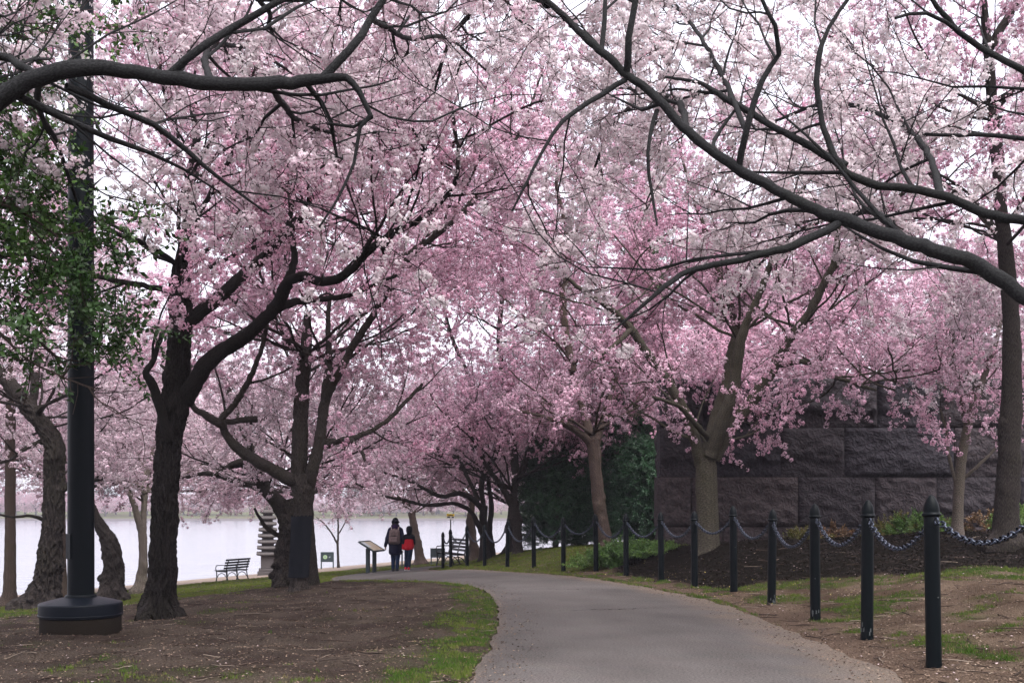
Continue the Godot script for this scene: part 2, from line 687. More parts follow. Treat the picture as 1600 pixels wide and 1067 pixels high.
# ---------------------------------------------------------------- the lie of the land
const SLOPE := [[-5.0, -3.25], [0.0, -3.2], [6.2, -2.78], [7.5, -2.66], [12.0, -2.3], [16.0, -1.95], [18.7, -1.74], [22.0, -1.38], [25.0, -1.235], [30.0, -1.10], [33.0, -1.0], [40.0, -0.85], [60.0, -0.8], [300.0, -0.5]]
const BOLLARDS := [[2.70, 6.36], [2.80, 7.84], [2.87, 9.4], [2.95, 11.3], [2.87, 12.86], [2.59, 14.1], [2.36, 15.7], [2.00, 17.4], [1.60, 18.9], [1.03, 19.9], [0.47, 21.3], [-0.11, 23.3], [-0.69, 25.1], [-1.2, 26.6], [-1.72, 28.0], [-2.03, 29.2]]
const BANK := [[5.0, 0.10], [8.0, 0.14], [12.0, 0.24], [15.0, 0.42], [17.5, 0.50], [20.0, 0.42], [25.0, 0.30], [30.0, 0.22], [40.0, 0.1], [60.0, 0.0]]


func shore(x: float, d: float) -> float:
	return (x + 18.9) * 0.906 - (d - 37.0) * 0.424


func fence_x(d: float) -> float:
	if d < 6.36:
		return 2.70 - (6.36 - d) * 0.05
	for i in range(1, BOLLARDS.size()):
		if d <= BOLLARDS[i][1]:
			return lerpf(BOLLARDS[i - 1][0], BOLLARDS[i][0], (d - BOLLARDS[i - 1][1]) / (BOLLARDS[i][1] - BOLLARDS[i - 1][1]))
	return -2.03 - (d - 29.2) * 0.05


func smooth_table(a: Array, x: float) -> float:
	return (table(a, x - 0.8) + 2.0 * table(a, x) + table(a, x + 0.8)) * 0.25


func rel(x: float, d: float) -> float:
	var g := smooth_table(SLOPE, shore(x, d))
	if d < 60.0:
		var t := x - fence_x(d)
		if t > 0.0:
			g += table(BANK, d) * smoothstep(0.15, 1.9, t) + 0.018 * minf(t, 8.0) * smoothstep(0.3, 2.0, t)
	var lx := x + 4.1
	var ld := d - 9.3
	g += 0.075 * exp(-(lx * lx + ld * ld) / 3.0)
	var off := path_away(x, d)
	if off > 0.05:
		var k := clampf((off - 0.05) / 0.5, 0.0, 1.0)
		g += k * (noise.get_noise_2d(x * 9.0, d * 9.0) * 0.07 + noise.get_noise_2d(x * 34.0 + 50.0, d * 34.0) * 0.03)
		if d < 21.0 and x > 1.2 and mulch_amount(x, d) > 0.4:
			g += noise2.get_noise_2d(x * 25.0, d * 25.0) * 0.05
		g += 0.025 * k * (1.0 - clampf(off / 3.0, 0.0, 1.0))
	return g


func ground(x: float, d: float) -> float:
	return EYE + rel(x, d)


func on_ground(x: float, d: float, up := 0.0) -> Vector3:
	return Vector3(x, ground(x, d) + up, -d)


func curve(a: Array, steps: int) -> PackedVector2Array:
	var out := PackedVector2Array()
	for i in a.size() - 1:
		var p0 := Vector2(a[maxi(i - 1, 0)][0], a[maxi(i - 1, 0)][1])
		var p1 := Vector2(a[i][0], a[i][1])
		var p2 := Vector2(a[i + 1][0], a[i + 1][1])
		var p3 := Vector2(a[mini(i + 2, a.size() - 1)][0], a[mini(i + 2, a.size() - 1)][1])
		for k in steps:
			out.append(p1.cubic_interpolate(p2, p0, p3, float(k) / steps))
	out.append(Vector2(a[-1][0], a[-1][1]))
	return out


func lay_path() -> void:
	path_left = curve([[-0.5, -6.0], [-0.45, 2.0], [-0.28, 6.3], [-0.17, 8.3], [-0.14, 10.7], [-0.26, 13.5], [-0.62, 16.0], [-1.4, 17.9], [-2.4, 19.2], [-3.4, 21.0], [-4.2, 23.6], [-4.9, 27.0], [-5.3, 30.5], [-4.8, 33.6], [-3.4, 35.6], [-1.8, 36.4]], 14)
	path_right = curve([[2.5, -6.0], [2.42, 2.0], [2.36, 5.9], [2.42, 6.65], [2.42, 8.2], [2.47, 10.7], [2.36, 12.5], [1.91, 15.1], [1.35, 17.4], [0.7, 19.0], [-0.13, 20.8], [-1.2, 24.0], [-1.9, 26.6], [-2.2, 29.0], [-2.6, 31.0], [-2.3, 33.0], [-1.4, 34.4]], 14)
	for i in path_left.size():
		var p := path_left[i]
		path_left[i] += Vector2(noise.get_noise_2d(p.x * 30, p.y * 30), noise.get_noise_2d(p.y * 30, p.x * 30 + 99)) * 0.05
		p = path_right[i]
		path_right[i] += Vector2(noise.get_noise_2d(p.x * 30 + 7, p.y * 30), noise.get_noise_2d(p.y * 30, p.x * 30 + 55)) * 0.09
	path_poly = path_left.duplicate()
	var back := path_right.duplicate()
	back.reverse()
	path_poly.append_array(back)
	# signed distance to the edge of the path, on a grid
	path_grid.resize(90 * 200)
	var np := path_poly.size()
	for j in 200:
		for i in 90:
			var q := Vector2(-11.0 + i * 0.2, -1.0 + j * 0.2)
			var best := 1e9
			for k in np:
				var a := path_poly[k]
				var e := path_poly[(k + 1) % np] - a
				var h := clampf((q - a).dot(e) / maxf(e.length_squared(), 1e-9), 0.0, 1.0)
				best = minf(best, (q - a - e * h).length_squared())
			best = sqrt(best)
			path_grid[j * 90 + i] = -best if Geometry2D.is_point_in_polygon(q, path_poly) else best


func path_away(x: float, d: float) -> float:
	if path_grid.is_empty():
		return 0.0
	var u := clampf((x + 11.0) / 0.2, 0.0, 88.9)
	var w := clampf((d + 1.0) / 0.2, 0.0, 198.9)
	var i := int(u)
	var j := int(w)
	var fu := u - i
	var fw := w - j
	var k := j * 90 + i
	var e := maxf(0.0, maxf(x - 6.9, -11.0 - x)) + maxf(0.0, d - 38.8)
	return lerpf(lerpf(path_grid[k], path_grid[k + 1], fu), lerpf(path_grid[k + 90], path_grid[k + 91], fu), fw) + e


func mulch_amount(x: float, d: float) -> float:
	var t := x - fence_x(d)
	if d > 22.0 or t < -0.3 or d < 10.0:
		return 0.0
	var edge := maxf(12.1, 14.2 - maxf(x - 2.5, 0.0) * 0.95) + noise.get_noise_2d(x * 12.0, d * 12.0) * 0.5
	var left := 1.0 if d < 17.0 else smoothstep(0.0, 0.5, x - (1.2 + (d - 17.0) * 0.25))
	return smoothstep(-0.25, 0.25, d - edge) * smoothstep(-0.1, 0.25, t + noise.get_noise_2d(x * 20.0, d * 20.0) * 0.25) * left


func grass_amount(x: float, d: float) -> float:
	var off := path_away(x, d)
	if off < 0.02:
		return 0.0
	var s := shore(x, d)
	if s < 6.25:
		return 0.0
	var a := noise.get_noise_2d(x * 14.0 + 300.0, d * 14.0)
	var b := noise.get_noise_2d(x * 50.0, d * 50.0 + 77.0)
	var v := a * 0.9 + b * 0.55
	var t := x - fence_x(d)
	if t > -0.4 and d < 19.5:      # the worn bank on the right
		if mulch_amount(x, d) > 0.3:
			return 0.0
		var near_bed := 0.5 if mulch_amount(x, d + 0.9) > 0.3 else 0.0
		return smoothstep(0.05, 0.35, v - 0.02 + near_bed - 0.5 * (1.0 - smoothstep(0.1, 0.5, off)))
	if t > -0.4:                   # the lawn under the trees behind the posts
		return smoothstep(-0.6, -0.1, v + 0.15 * (1.0 - smoothstep(0.0, 4.0, t)))
	# the island on the left: a green rim along the path, a grassy lower slope, thin wisps between
	var wide := 0.62 if d < 12.0 else 0.42
	var rim := (1.0 - smoothstep(wide * 0.55, wide * 1.25, off + v * 0.55)) * smoothstep(-0.45, -0.05, v + 0.2)
	var lower := smoothstep(19.6, 18.2, s + v * 1.5) * smoothstep(-0.6, -0.1, v)
	var corner := smoothstep(0.22, 0.55, v) * (0.5 if x < -1.6 else 0.35)
	if d > 8.0 and x > -3.4:
		corner *= 0.3
	return clampf(maxf(maxf(rim, lower), corner), 0.0, 1.0)


func soil_color(x: float, d: float) -> Color:
	var off := path_away(x, d)
	var t := x - fence_x(d)
	var w := noise.get_noise_2d(x * 22.0 + 20.0, d * 22.0)
	var c := Color(0.115, 0.086, 0.071).lerp(Color(0.190, 0.147, 0.121), clampf(w * 1.4 + 0.5, 0, 1))
	if t > -0.6:
		c = Color(0.16, 0.108, 0.078).lerp(Color(0.29, 0.21, 0.155), clampf(w * 1.6 + 0.45, 0, 1))
	if t > -1.4 and off < 0.7 and d < 21.0:
		c = c.lerp(Color(0.30, 0.21, 0.16), (1.0 - smoothstep(0.1, 0.7, off)) * 0.85)
	var g := grass_amount(x, d)
	if g > 0.0:
		var green := Color(0.065, 0.10, 0.026).lerp(Color(0.11, 0.13, 0.036), clampf(w * 1.5 + 0.5, 0, 1))
		if d > 19.0:
			green = green.lerp(Color(0.19, 0.21, 0.055), 0.45)
		c = c.lerp(green, g * 0.8)
	c = c.lerp(Color(0.020, 0.016, 0.015), mulch_amount(x, d))
	return c


func land() -> void:
	var xs := PackedFloat32Array()
	for q in [-400.0, -250.0, -150.0, -90.0, -60.0, -45.0, -36.0, -30.0, -26.0, -23.0, -20.5, -18.5, -17.0, -16.0]:
		xs.append(q)
	var x := -15.0
	while x < 12.0:
		xs.append(x)
		x += 0.13 if x > -8.0 and x < 8.0 else 0.3
	for q in [12.0, 13.0, 14.5, 17.0, 20.0, 25.0, 32.0, 45.0, 70.0, 120.0, 200.0, 400.0]:
		xs.append(q)
	var ds := PackedFloat32Array()
	for q in [-300.0, -120.0, -50.0, -20.0, -8.0, -3.0, -1.0, 0.5, 1.5, 2.2, 2.8, 3.3, 3.7]:
		ds.append(q)
	var d := 4.0
	while d < 110.0:
		ds.append(d)
		d += maxf(0.09, d * 0.0115)
	for q in [112.0, 130.0, 170.0, 230.0, 320.0, 500.0, 900.0]:
		ds.append(q)
	var p := PackedVector3Array()
	var col := PackedColorArray()
	for dd in ds:
		for xx in xs:
			var s := shore(xx, dd)
			p.append(Vector3(xx, ground(xx, dd) - (0.03 if path_away(xx, dd) < 0.05 else 0.0) - (0.05 if s < 6.1 else 0.0) if s > 0.6 else -1.6, -dd))
			col.append(soil_color(xx, dd))
	var g := Geo.new()
	g.grid(p, xs.size(), false, PackedVector2Array(), col)
	tag(put("ground", g.mesh(), M.soil), "brown earth under the cherry trees with worn grass patches", "ground", "", "structure")

	# the asphalt, a sheet between two ragged edges
	p = PackedVector3Array()
	col = PackedColorArray()
	var cols := 25
	for i in path_left.size():
		for k in cols:
			var f := float(k) / (cols - 1)
			var q := path_left[i].lerp(path_right[i], f)
			var edge := minf(f, 1.0 - f)
			p.append(Vector3(q.x, EYE + smooth_table(SLOPE, shore(q.x, q.y)) + 0.012 * smoothstep(0.0, 0.06, edge) + 0.02 * (1.0 - pow(2.0 * f - 1.0, 2.0)), -q.y))
			var w := noise.get_noise_2d(q.x * 8.0, q.y * 5.0) + 0.6 * noise.get_noise_2d(q.x * 30.0, q.y * 22.0 + 70.0)
			var c := Color(0.118, 0.106, 0.102) * (1.0 + 0.34 * w)
			c = c.lerp(Color(0.185, 0.142, 0.113), smoothstep(0.76, 1.0, f + noise.get_noise_2d(q.x * 30.0, q.y * 30.0) * 0.12) * 0.85 + (1.0 - smoothstep(0.0, 0.05, f)) * 0.4)
			col.append(c)
	g = Geo.new()
	g.grid(p, cols, false, PackedVector2Array(), col)
	tag(put("path", g.mesh(), M.asphalt), "grey asphalt footpath curving left towards the lake", "path", "", "structure")

	# shrinkage cracks in it
	for e in [[0.55, 10.9, 1.62, 10.95, "thin dark crack across the middle of the asphalt path"], [0.1, 14.6, 1.5, 13.9, "faint crack slanting over the far bend of the path"]]:
		g = Geo.new()
		p = PackedVector3Array()
		for k in 60:
			var f := k / 59.0
			var q := Vector2(lerpf(e[0], e[2], f), lerpf(e[1], e[3], f)) + Vector2(noise.get_noise_2d(f * 260.0, 43.0), noise.get_noise_2d(f * 300.0, e[1])) * 0.13
			var w := 0.006 * sin(f * PI) * (1.0 + noise.get_noise_2d(f * 900.0, 5.0)) + 0.0015
			var side := Vector2(e[3] - e[1], e[0] - e[2]).normalized() * w
			for sg in [-1.0, 1.0]:
				p.append(Vector3(q.x + side.x * sg, EYE + smooth_table(SLOPE, shore(q.x, q.y)) + 0.036, -(q.y + side.y * sg)))
		g.grid(p, 2, true)
		tag(put("path_crack", g.mesh(), M.granite_joint), e[4], "crack", "", "structure")

	# the paved walk along the water, with its wall face
	var dir := Vector2(0.424, 0.906)
	var nrm := Vector2(0.906, -0.424)
	p = PackedVector3Array()
	for i in 90:
		var along := -60.0 + i * 4.0
		for s in [[0.0, -5.2], [0.0, -3.24], [0.02, -3.2], [3.0, -2.98], [6.2, -2.75], [6.25, -3.1]]:
			var q: Vector2 = Vector2(-18.9, 37.0) + dir * along + nrm * s[0]
			p.append(Vector3(q.x, EYE + s[1], -q.y))
	g = Geo.new()
	g.grid(p, 6, false)
	tag(put("promenade", g.mesh(), M.promenade), "tan paved walk along the edge of the lake", "promenade", "", "structure")

	# the lake
	g = Geo.new()
	p = PackedVector3Array()
	for z in [60.0, -20.0, -60.0, -120.0, -250.0, -420.0]:
		for xx in [-900.0, -300.0, -100.0, 0.0, 100.0, 300.0, 900.0]:
			p.append(Vector3(xx, 0.0, z))
	g.grid(p, 7, false)
	tag(put("water", g.mesh(), M.water), "pale calm lake with fine ripples", "lake", "", "structure")

	# the far shore: sea wall, lawn and rising ground behind it
	p = PackedVector3Array()
	col = PackedColorArray()
	var wall := PackedVector3Array()
	for i in 121:
		var xx := -900.0 + i * 15.0
		var z0 := -350.0 - 14.0 * sin(xx * 0.012) - absf(xx) * 0.03
		for r in [[0.0, 0.75], [2.0, 1.0], [14.0, 1.9], [40.0, 2.7], [120.0, 4.0], [400.0, 8.0], [2500.0, 10.0]]:
			p.append(Vector3(xx, r[1] + noise.get_noise_2d(xx, r[0]) * 0.4 * minf(1.0, r[0] / 10.0), z0 - r[0]))
			var w := noise.get_noise_2d(xx * 3.0, r[0] * 3.0)
			col.append(Color(0.11, 0.13, 0.05).lerp(Color(0.15, 0.14, 0.075), clampf(w + 0.4, 0, 1)))
		for y in [-1.5, 0.75]:
			wall.append(Vector3(xx, y, z0 + (0.06 if y > 0 else 0.2)))
	g = Geo.new()
	g.grid(p, 7, true, PackedVector2Array(), col)
	tag(put("far_bank", g.mesh(), M.far_grass), "green lawn on the far shore of the lake", "bank", "", "structure")
	g = Geo.new()
	g.grid(wall, 2, true)
	tag(put("sea_wall", g.mesh(), M.seawall), "low grey stone wall along the far waterline", "wall", "", "structure")


func ground_cover() -> void:
	# grass tufts
	var tuft := Geo.new()
	for k in 9:
		var a := R(0, TAU)
		var o := Vector3(cos(a), 0, sin(a)) * R(0.0, 0.035)
		var h := R(0.012, 0.036)
		var lean := Vector3(R(-1, 1), 0, R(-1, 1)) * h * 0.6
		var w := Vector3(-sin(a + 1.0), 0, cos(a + 1.0)) * R(0.0018, 0.0035)
		tuft.tint = Color(1, 1, 1) * R(0.75, 1.15)
		tuft.tri(o - w, o + lean + Vector3(0, h, 0), o + w)
	var tm := tuft.mesh()
	tm.surface_set_material(0, M.blade)
	var where := []
	var tint := PackedColorArray()
	var tries := 0
	while where.size() < 46000 and tries < 500000:
		tries += 1
		var d := 4.6 + pow(rng.randf(), 1.9) * 38.0
		var x := R(-0.62, 0.62) * d
		if x > 9.0 or x < -14.0:
			continue
		var ga := grass_amount(x, d)
		if rng.randf() > ga * ga * 1.2:
			continue
		var s := R(0.7, 1.25) * (1.0 + maxf(0.0, d - 9.0) * 0.05)
		where.append(Transform3D(Basis(Vector3.UP, R(0, TAU)).scaled(Vector3(s, minf(s, 1.5) * R(0.7, 1.2), s)), on_ground(x, d, -0.004)))
		var c := Color(0.06, 0.115, 0.018).lerp(Color(0.135, 0.17, 0.035), clampf(noise.get_noise_2d(x * 25.0, d * 25.0) + R(0.0, 0.7), 0, 1))
		if d > 18.0:
			c = c.lerp(Color(0.17, 0.195, 0.036), 0.5)
		if rng.randf() < 0.10:
			c = Color(0.20, 0.165, 0.08)
		tint.append(c)
	tag(scatter("grass", tm, where, tint), "short patchy grass beside the path and under the trees", "grass")

	# dead leaves, bark flakes and dry bits
	var flake := Geo.new()
	flake.quad(Vector3(-0.5, 0, 0.32), Vector3(0.42, 0.06, 0.36), Vector3(0.55, 0.0, -0.3), Vector3(-0.38, 0.12, -0.38))
	flake.tri(Vector3(0.42, 0.06, 0.36), Vector3(0.55, 0.0, -0.3), Vector3(1.0, 0.1, 0.0))
	var fm := flake.mesh()
	fm.surface_set_material(0, M.litter)
	where = []
	tint = PackedColorArray()
	tries = 0
	while where.size() < 60000 and tries < 400000:
		tries += 1
		var d := 4.6 + pow(rng.randf(), 1.7) * 26.0
		var x := R(-0.6, 0.6) * d
		var off := path_away(x, d)
		if off < R(-0.5, 0.06) and rng.randf() > 0.035:
			continue
		if shore(x, d) < 7.0 or mulch_amount(x, d) > 0.5:
			continue
		if rng.randf() < grass_amount(x, d) * 0.75:
			continue
		var s := R(0.004, 0.014) * (1.0 + d * 0.03)
		where.append(Transform3D(Basis.from_euler(Vector3(R(-0.4, 0.4), R(0, TAU), R(-0.4, 0.4))).scaled(Vector3(s, s, s * R(0.5, 1.0))), on_ground(x, d, 0.006 if off > 0 else 0.022)))
		var k := rng.randf()
		tint.append(Color(0.05, 0.032, 0.025) * R(0.6, 1.3) if k < 0.42 else Color(0.17, 0.122, 0.094) * R(0.6, 1.3) if k < 0.94 else Color(0.24, 0.19, 0.15) * R(0.7, 1.2))
	tag(scatter("leaf_litter", fm, where, tint), "brown dead leaves and bark flakes strewn over bare earth", "leaf litter")

	# dark mulch in the bed along the wall
	where = []
	tint = PackedColorArray()
	tries = 0
	while where.size() < 26000 and tries < 200000:
		tries += 1
		var d := R(11.5, 20.2)
		var x := R(1.3, 0.56 * d)
		if mulch_amount(x, d) < R(0.3, 0.8):
			continue
		var s := R(0.007, 0.022)
		where.append(Transform3D(Basis.from_euler(Vector3(R(-0.9, 0.9), R(0, TAU), R(-0.9, 0.9))).scaled(Vector3(s * 1.4, s, s * R(0.5, 1.0))), on_ground(x, d, R(0.0, 0.025))))
		tint.append(Color(0.017, 0.013, 0.012) * R(0.4, 1.9))
	tag(scatter("mulch", fm, where, tint), "dark bark mulch in the bed before the stone wall", "mulch")

	# fallen petals and yellow bits near the posts
	where = []
	tint = PackedColorArray()
	tries = 0
	while where.size() < 1500 and tries < 60000:
		tries += 1
		var d := 4.8 + pow(rng.randf(), 1.3) * 20.0
		var x := R(-0.55, 0.55) * d
		var off := path_away(x, d)
		var near_post := absf(x - fence_x(d)) < 1.2 and d > 11.0
		if x < -0.3 and rng.randf() < 0.7 or off < 0.0 and rng.randf() > 0.03 or rng.randf() > (1.0 if near_post else 0.22):
			continue
		var s := R(0.006, 0.013) * (1.0 + d * 0.03)
		where.append(Transform3D(Basis.from_euler(Vector3(R(-0.5, 0.5), R(0, TAU), R(-0.5, 0.5))).scaled(Vector3(s, s, s)), on_ground(x, d, 0.012 if off > 0 else 0.024)))
		tint.append(Color(0.42, 0.34, 0.13) * R(0.6, 1.1) if near_post and rng.randf() < 0.7 else Color(0.42, 0.33, 0.33) * R(0.6, 1.0))
	tag(scatter("fallen_petals", fm, where, tint), "pale fallen petals and yellow leaf bits along the posts", "petals")

	# dry twigs
	var st := Geo.new()
	st.tube(PackedVector3Array([Vector3(-0.5, 0, 0), Vector3(-0.15, 0.02, 0.05), Vector3(0.2, 0.01, 0.02), Vector3(0.5, 0.03, 0.1)]), PackedFloat32Array([0.02, 0.018, 0.014, 0.006]), 4)
	st.tube(PackedVector3Array([Vector3(0.0, 0.01, 0.04), Vector3(0.16, 0.05, -0.12)]), PackedFloat32Array([0.012, 0.004]), 3)
	var sm := st.mesh()
	sm.surface_set_material(0, M.litter)
	where = []
	tint = PackedColorArray()
	tries = 0
	while where.size() < 1500 and tries < 40000:
		tries += 1
		var d := 4.8 + pow(rng.randf(), 1.5) * 16.0
		var x := R(-0.55, 0.58) * d
		if path_away(x, d) < 0.05 or (x < 0 and rng.randf() < 0.4):
			continue
		var s := R(0.05, 0.30)
		where.append(Transform3D(Basis.from_euler(Vector3(R(-0.1, 0.1), R(0, TAU), R(-0.1, 0.1))).scaled(Vector3(s, s * R(0.6, 1.0), s)), on_ground(x, d, 0.006)))
		tint.append((Color(0.05, 0.036, 0.03) * R(0.5, 1.5) if rng.randf() < 0.85 else Color(0.20, 0.16, 0.13) * R(0.7, 1.2)))
	tag(scatter("fallen_twigs", sm, where, tint), "thin dry twigs lying on the worn ground", "twigs")


# ---------------------------------------------------------------- trees
func blossom_spray(seed_: int, clusters: int, flowers: int, open: float) -> ArrayMesh:
	# a flowering twig 0.42 m long along +y: wood, bud stalks and pompoms of five-petalled flowers
	var keep := rng.state
	rng.seed = seed_
	var pet := Geo.new()
	var wood := Geo.new()
	var bend := Vector3(R(-0.07, 0.07), 0.42, R(-0.07, 0.07))
	var mid := bend * 0.5 + Vector3(R(-0.03, 0.03), 0, R(-0.03, 0.03))
	wood.tint = Color(1, 1, 1)
	wood.tube(PackedVector3Array([Vector3.ZERO, mid, bend]), PackedFloat32Array([0.0042, 0.0034, 0.0018]), 3, false)
	var axes := [[Vector3.ZERO, mid, bend]]
	for k in 2:
		var o := Vector3.ZERO.lerp(mid, R(0.4, 0.9)) if k == 0 else mid.lerp(bend, R(0.1, 0.5))
		var e := o + Vector3(R(-1, 1), R(0.5, 1.2), R(-1, 1)).normalized() * R(0.12, 0.2)
		wood.tube(PackedVector3Array([o, o.lerp(e, 0.5) + Vector3(0, 0.01, 0), e]), PackedFloat32Array([0.003, 0.0024, 0.0014]), 3, false)
		axes.append([o, o.lerp(e, 0.5) + Vector3(0, 0.01, 0), e])
	for i in clusters:
		var ax: Array = axes[0] if i % 5 < 3 else axes[1 + i % 2]
		var t := R(0.08, 1.0)
		var spot: Vector3 = ax[0].lerp(ax[1], t * 2.0) if t < 0.5 else ax[1].lerp(ax[2], t * 2.0 - 1.0)
		var out := (rand_dir() + Vector3(0, -0.15, 0)).normalized()
		var cr := R(0.026, 0.05)
		var cc := spot + out * cr * R(0.5, 1.2)
		var tone := R(0.82, 1.08)
		var n := int(flowers * R(0.6, 1.3))
		for j in n:
			var dir := (rand_dir() + out * 0.4).normalized()
			var fp := cc + dir * cr * R(0.55, 1.1)
			# stalk and calyx
			wood.tint = Color(4.5, 2.2, 1.6) if j % 4 else Color(3.4, 3.4, 1.3)
			if j % 3 == 0:
				var sd := any_perp(dir) * 0.0012
				wood.tri(spot - sd, fp, spot + sd)
			var u := any_perp(dir)
			var w := dir.cross(u)
			if rng.randf() > open:
				# a bud
				pet.tint = Color(0.85, 0.52, 0.62) * tone
				for q in 3:
					var a := TAU * q / 3.0
					var b := TAU * (q + 1) / 3.0
					pet.tri(fp + (u * cos(b) + w * sin(b)) * 0.006, fp + dir * 0.014, fp + (u * cos(a) + w * sin(a)) * 0.006)
				continue
			var rad := R(0.012, 0.0165)
			var cup := R(0.15, 0.75)
			var spin := R(0, TAU)
			var ft := tone * R(0.86, 1.1)
			for q in 5:
				var a := spin + TAU * q / 5.0
				var rd := u * cos(a) + w * sin(a)
				var sd := w * cos(a) - u * sin(a)
				var b0 := fp - dir * 0.002
				var l := fp + rd * rad * 0.62 + sd * rad * 0.44 + dir * rad * cup * 0.6
				var r := fp + rd * rad * 0.62 - sd * rad * 0.44 + dir * rad * cup * 0.6
				var tip := fp + rd * rad + dir * rad * cup
				var nn := (dir + rd * 0.35).normalized()
				pet.tint = Color(1.0, 0.80, 0.86) * ft * 0.9
				var k := pet.vert(b0, nn)
				pet.tint = Color(1, 1, 1) * ft
				pet.vert(l, nn)
				pet.vert(tip, nn)
				pet.vert(r, nn)
				pet.ix.append_array([k, k + 1, k + 2, k, k + 2, k + 3])
	rng.state = keep
	var m := pet.mesh()
	wood.mesh(m)
	m.surface_set_material(0, M.petal)
	m.surface_set_material(1, M.twig)
	return m


func leaf_spray(seed_: int, leaves: int, size: float, slim: float, reach: float) -> ArrayMesh:
	var keep := rng.state
	rng.seed = seed_
	var g := Geo.new()
	var wood := Geo.new()
	var bend := Vector3(R(-0.08, 0.08), reach, R(-0.08, 0.08))
	wood.tint = Color(0.8, 1.0, 0.6)
	wood.tube(PackedVector3Array([Vector3.ZERO, bend * 0.5 + Vector3(0.02, 0, 0), bend]), PackedFloat32Array([0.004, 0.003, 0.0015]), 3, false)
	for i in leaves:
		var t := R(0.05, 1.0)
		var o := bend * t
		var dir := (rand_dir() + Vector3(0, 0.55, 0)).normalized()
		var up := (Vector3(0, 1, 0) + rand_dir() * 0.8).normalized()
		var sd := dir.cross(up).normalized()
		var nn := sd.cross(dir)
		var l := size * R(0.7, 1.25)
		o += dir * l * 0.15
		g.tint = Color(1, 1, 1) * R(0.6, 1.25)
		var a := o
		var b := o + dir * l * 0.5 + sd * l * slim - nn * l * 0.06
		var c := o + dir * l - nn * l * 0.12
		var e := o + dir * l * 0.5 - sd * l * slim - nn * l * 0.06
		g.tri(a, b, c)
		g.tri(a, c, e)
	rng.state = keep
	var m := g.mesh()
	wood.mesh(m)
	m.surface_set_material(0, M.leaf)
	m.surface_set_material(1, M.twig)
	return m


func make_sprays() -> void:
	sprays.pink = []
	for k in 5:
		sprays.pink.append(blossom_spray(100 + k, [7, 6, 8, 5, 7][k], 15, 0.9))
	sprays.white = []
	for k in 4:
		sprays.white.append(blossom_spray(200 + k, [7, 6, 8, 6][k], 14, 0.94))
	sprays.thin = []
	for k in 3:
		sprays.thin.append(blossom_spray(300 + k, [5, 6, 4][k], 6, 0.7))
	sprays.holly = []
	for k in 3:
		sprays.holly.append(leaf_spray(400 + k, 26, 0.05, 0.26, 0.34))
	sprays.conifer = []
	for k in 3:
		sprays.conifer.append(leaf_spray(500 + k, 90, 0.06, 0.10, 0.36))
	sprays.low = []
	for k in 2:
		sprays.low.append(leaf_spray(600 + k, 60, 0.035, 0.2, 0.16))


class Grower:
	var root: Node3D
	var bark: Material
	var kind := "pink"
	var col := Color(1, 1, 1)
	var col2 := Color(1, 1, 1)
	var away := Vector3.ZERO
	var thick := 0.05
	var gap1 := 0.46
	var gap2 := 0.27
	var gap3 := 0.21
	var len1 := 1.7
	var len2 := 0.65
	var rise := 0.06
	var droop := 0.0
	var size := 1.0
	var lowest := -100.0
	var start := 0.22
	var twig_sides := 3
	var keep_clear := 2.6
	var spots := []
	var tints := []
	var fine: Geo
	var front := 0.0

	func clear_at(_x: float) -> float:
		return front


func tree(called: String, label: String, foot: Vector3, bark: String, kind: String, col: Color, col2: Color, group := "cherry trees along the path", category := "cherry tree") -> Grower:
	var t := Grower.new()
	t.root = base(called, foot)
	tag(t.root, label, category, group)
	t.bark = M[bark]
	t.kind = kind
	t.col = col
	t.col2 = col2
	t.fine = Geo.new()
	for k in sprays[kind].size():
		t.spots.append([])
		t.tints.append(PackedColorArray())
	return t


# [px, py, d, width in pixels, ...] to points and radii in metres
func traced(a: Array) -> Array:
	var p := PackedVector3Array()
	var r := PackedFloat32Array()
	for i in a.size() / 4:
		p.append(at(a[i * 4], a[i * 4 + 1], a[i * 4 + 2]))
		r.append(a[i * 4 + 3] * 0.5 / F * a[i * 4 + 2])
	return [p, r]


func smoothed(p: PackedVector3Array, r: PackedFloat32Array, step: float, wobble := 0.0) -> Array:
	var q := PackedVector3Array()
	var s := PackedFloat32Array()
	for i in p.size() - 1:
		var n := maxi(1, int(p[i].distance_to(p[i + 1]) / step))
		for k in n:
			var f := float(k) / n
			var j := p[i].cubic_interpolate(p[i + 1], p[maxi(i - 1, 0)], p[mini(i + 2, p.size() - 1)], f)
			var rr := lerpf(r[i], r[i + 1], f)
			if wobble > 0.0:
				j += Vector3(noise2.get_noise_2d(j.y * 60.0, j.x * 60.0), noise2.get_noise_2d(j.x * 60.0, j.z * 60.0), noise2.get_noise_2d(j.z * 60.0 + 9.0, j.y * 60.0)) * wobble * minf(rr, 0.03)
			q.append(j)
			s.append(rr)
	q.append(p[-1])
	s.append(r[-1])
	return [q, s]


# a trunk with furrowed bark, burrs and root flare
func trunk(t: Grower, a: Array, rough: float, flare := 0.5, sides := 40, knots := 0.12, called := "trunk", step := 0.03) -> void:
	var tr := traced(a)
	if flare > 0.0:      # the foot goes on below the ground
		tr[0].insert(0, tr[0][0] + Vector3(0, -0.14, 0))
		tr[1].insert(0, tr[1][0])
	var sm := smoothed(tr[0], tr[1], step)
	var g := Geo.new()
	barked(g, sm[0], sm[1], rough, flare, sides, knots)
	put(called, g.mesh(), t.bark, t.root, -t.root.position)


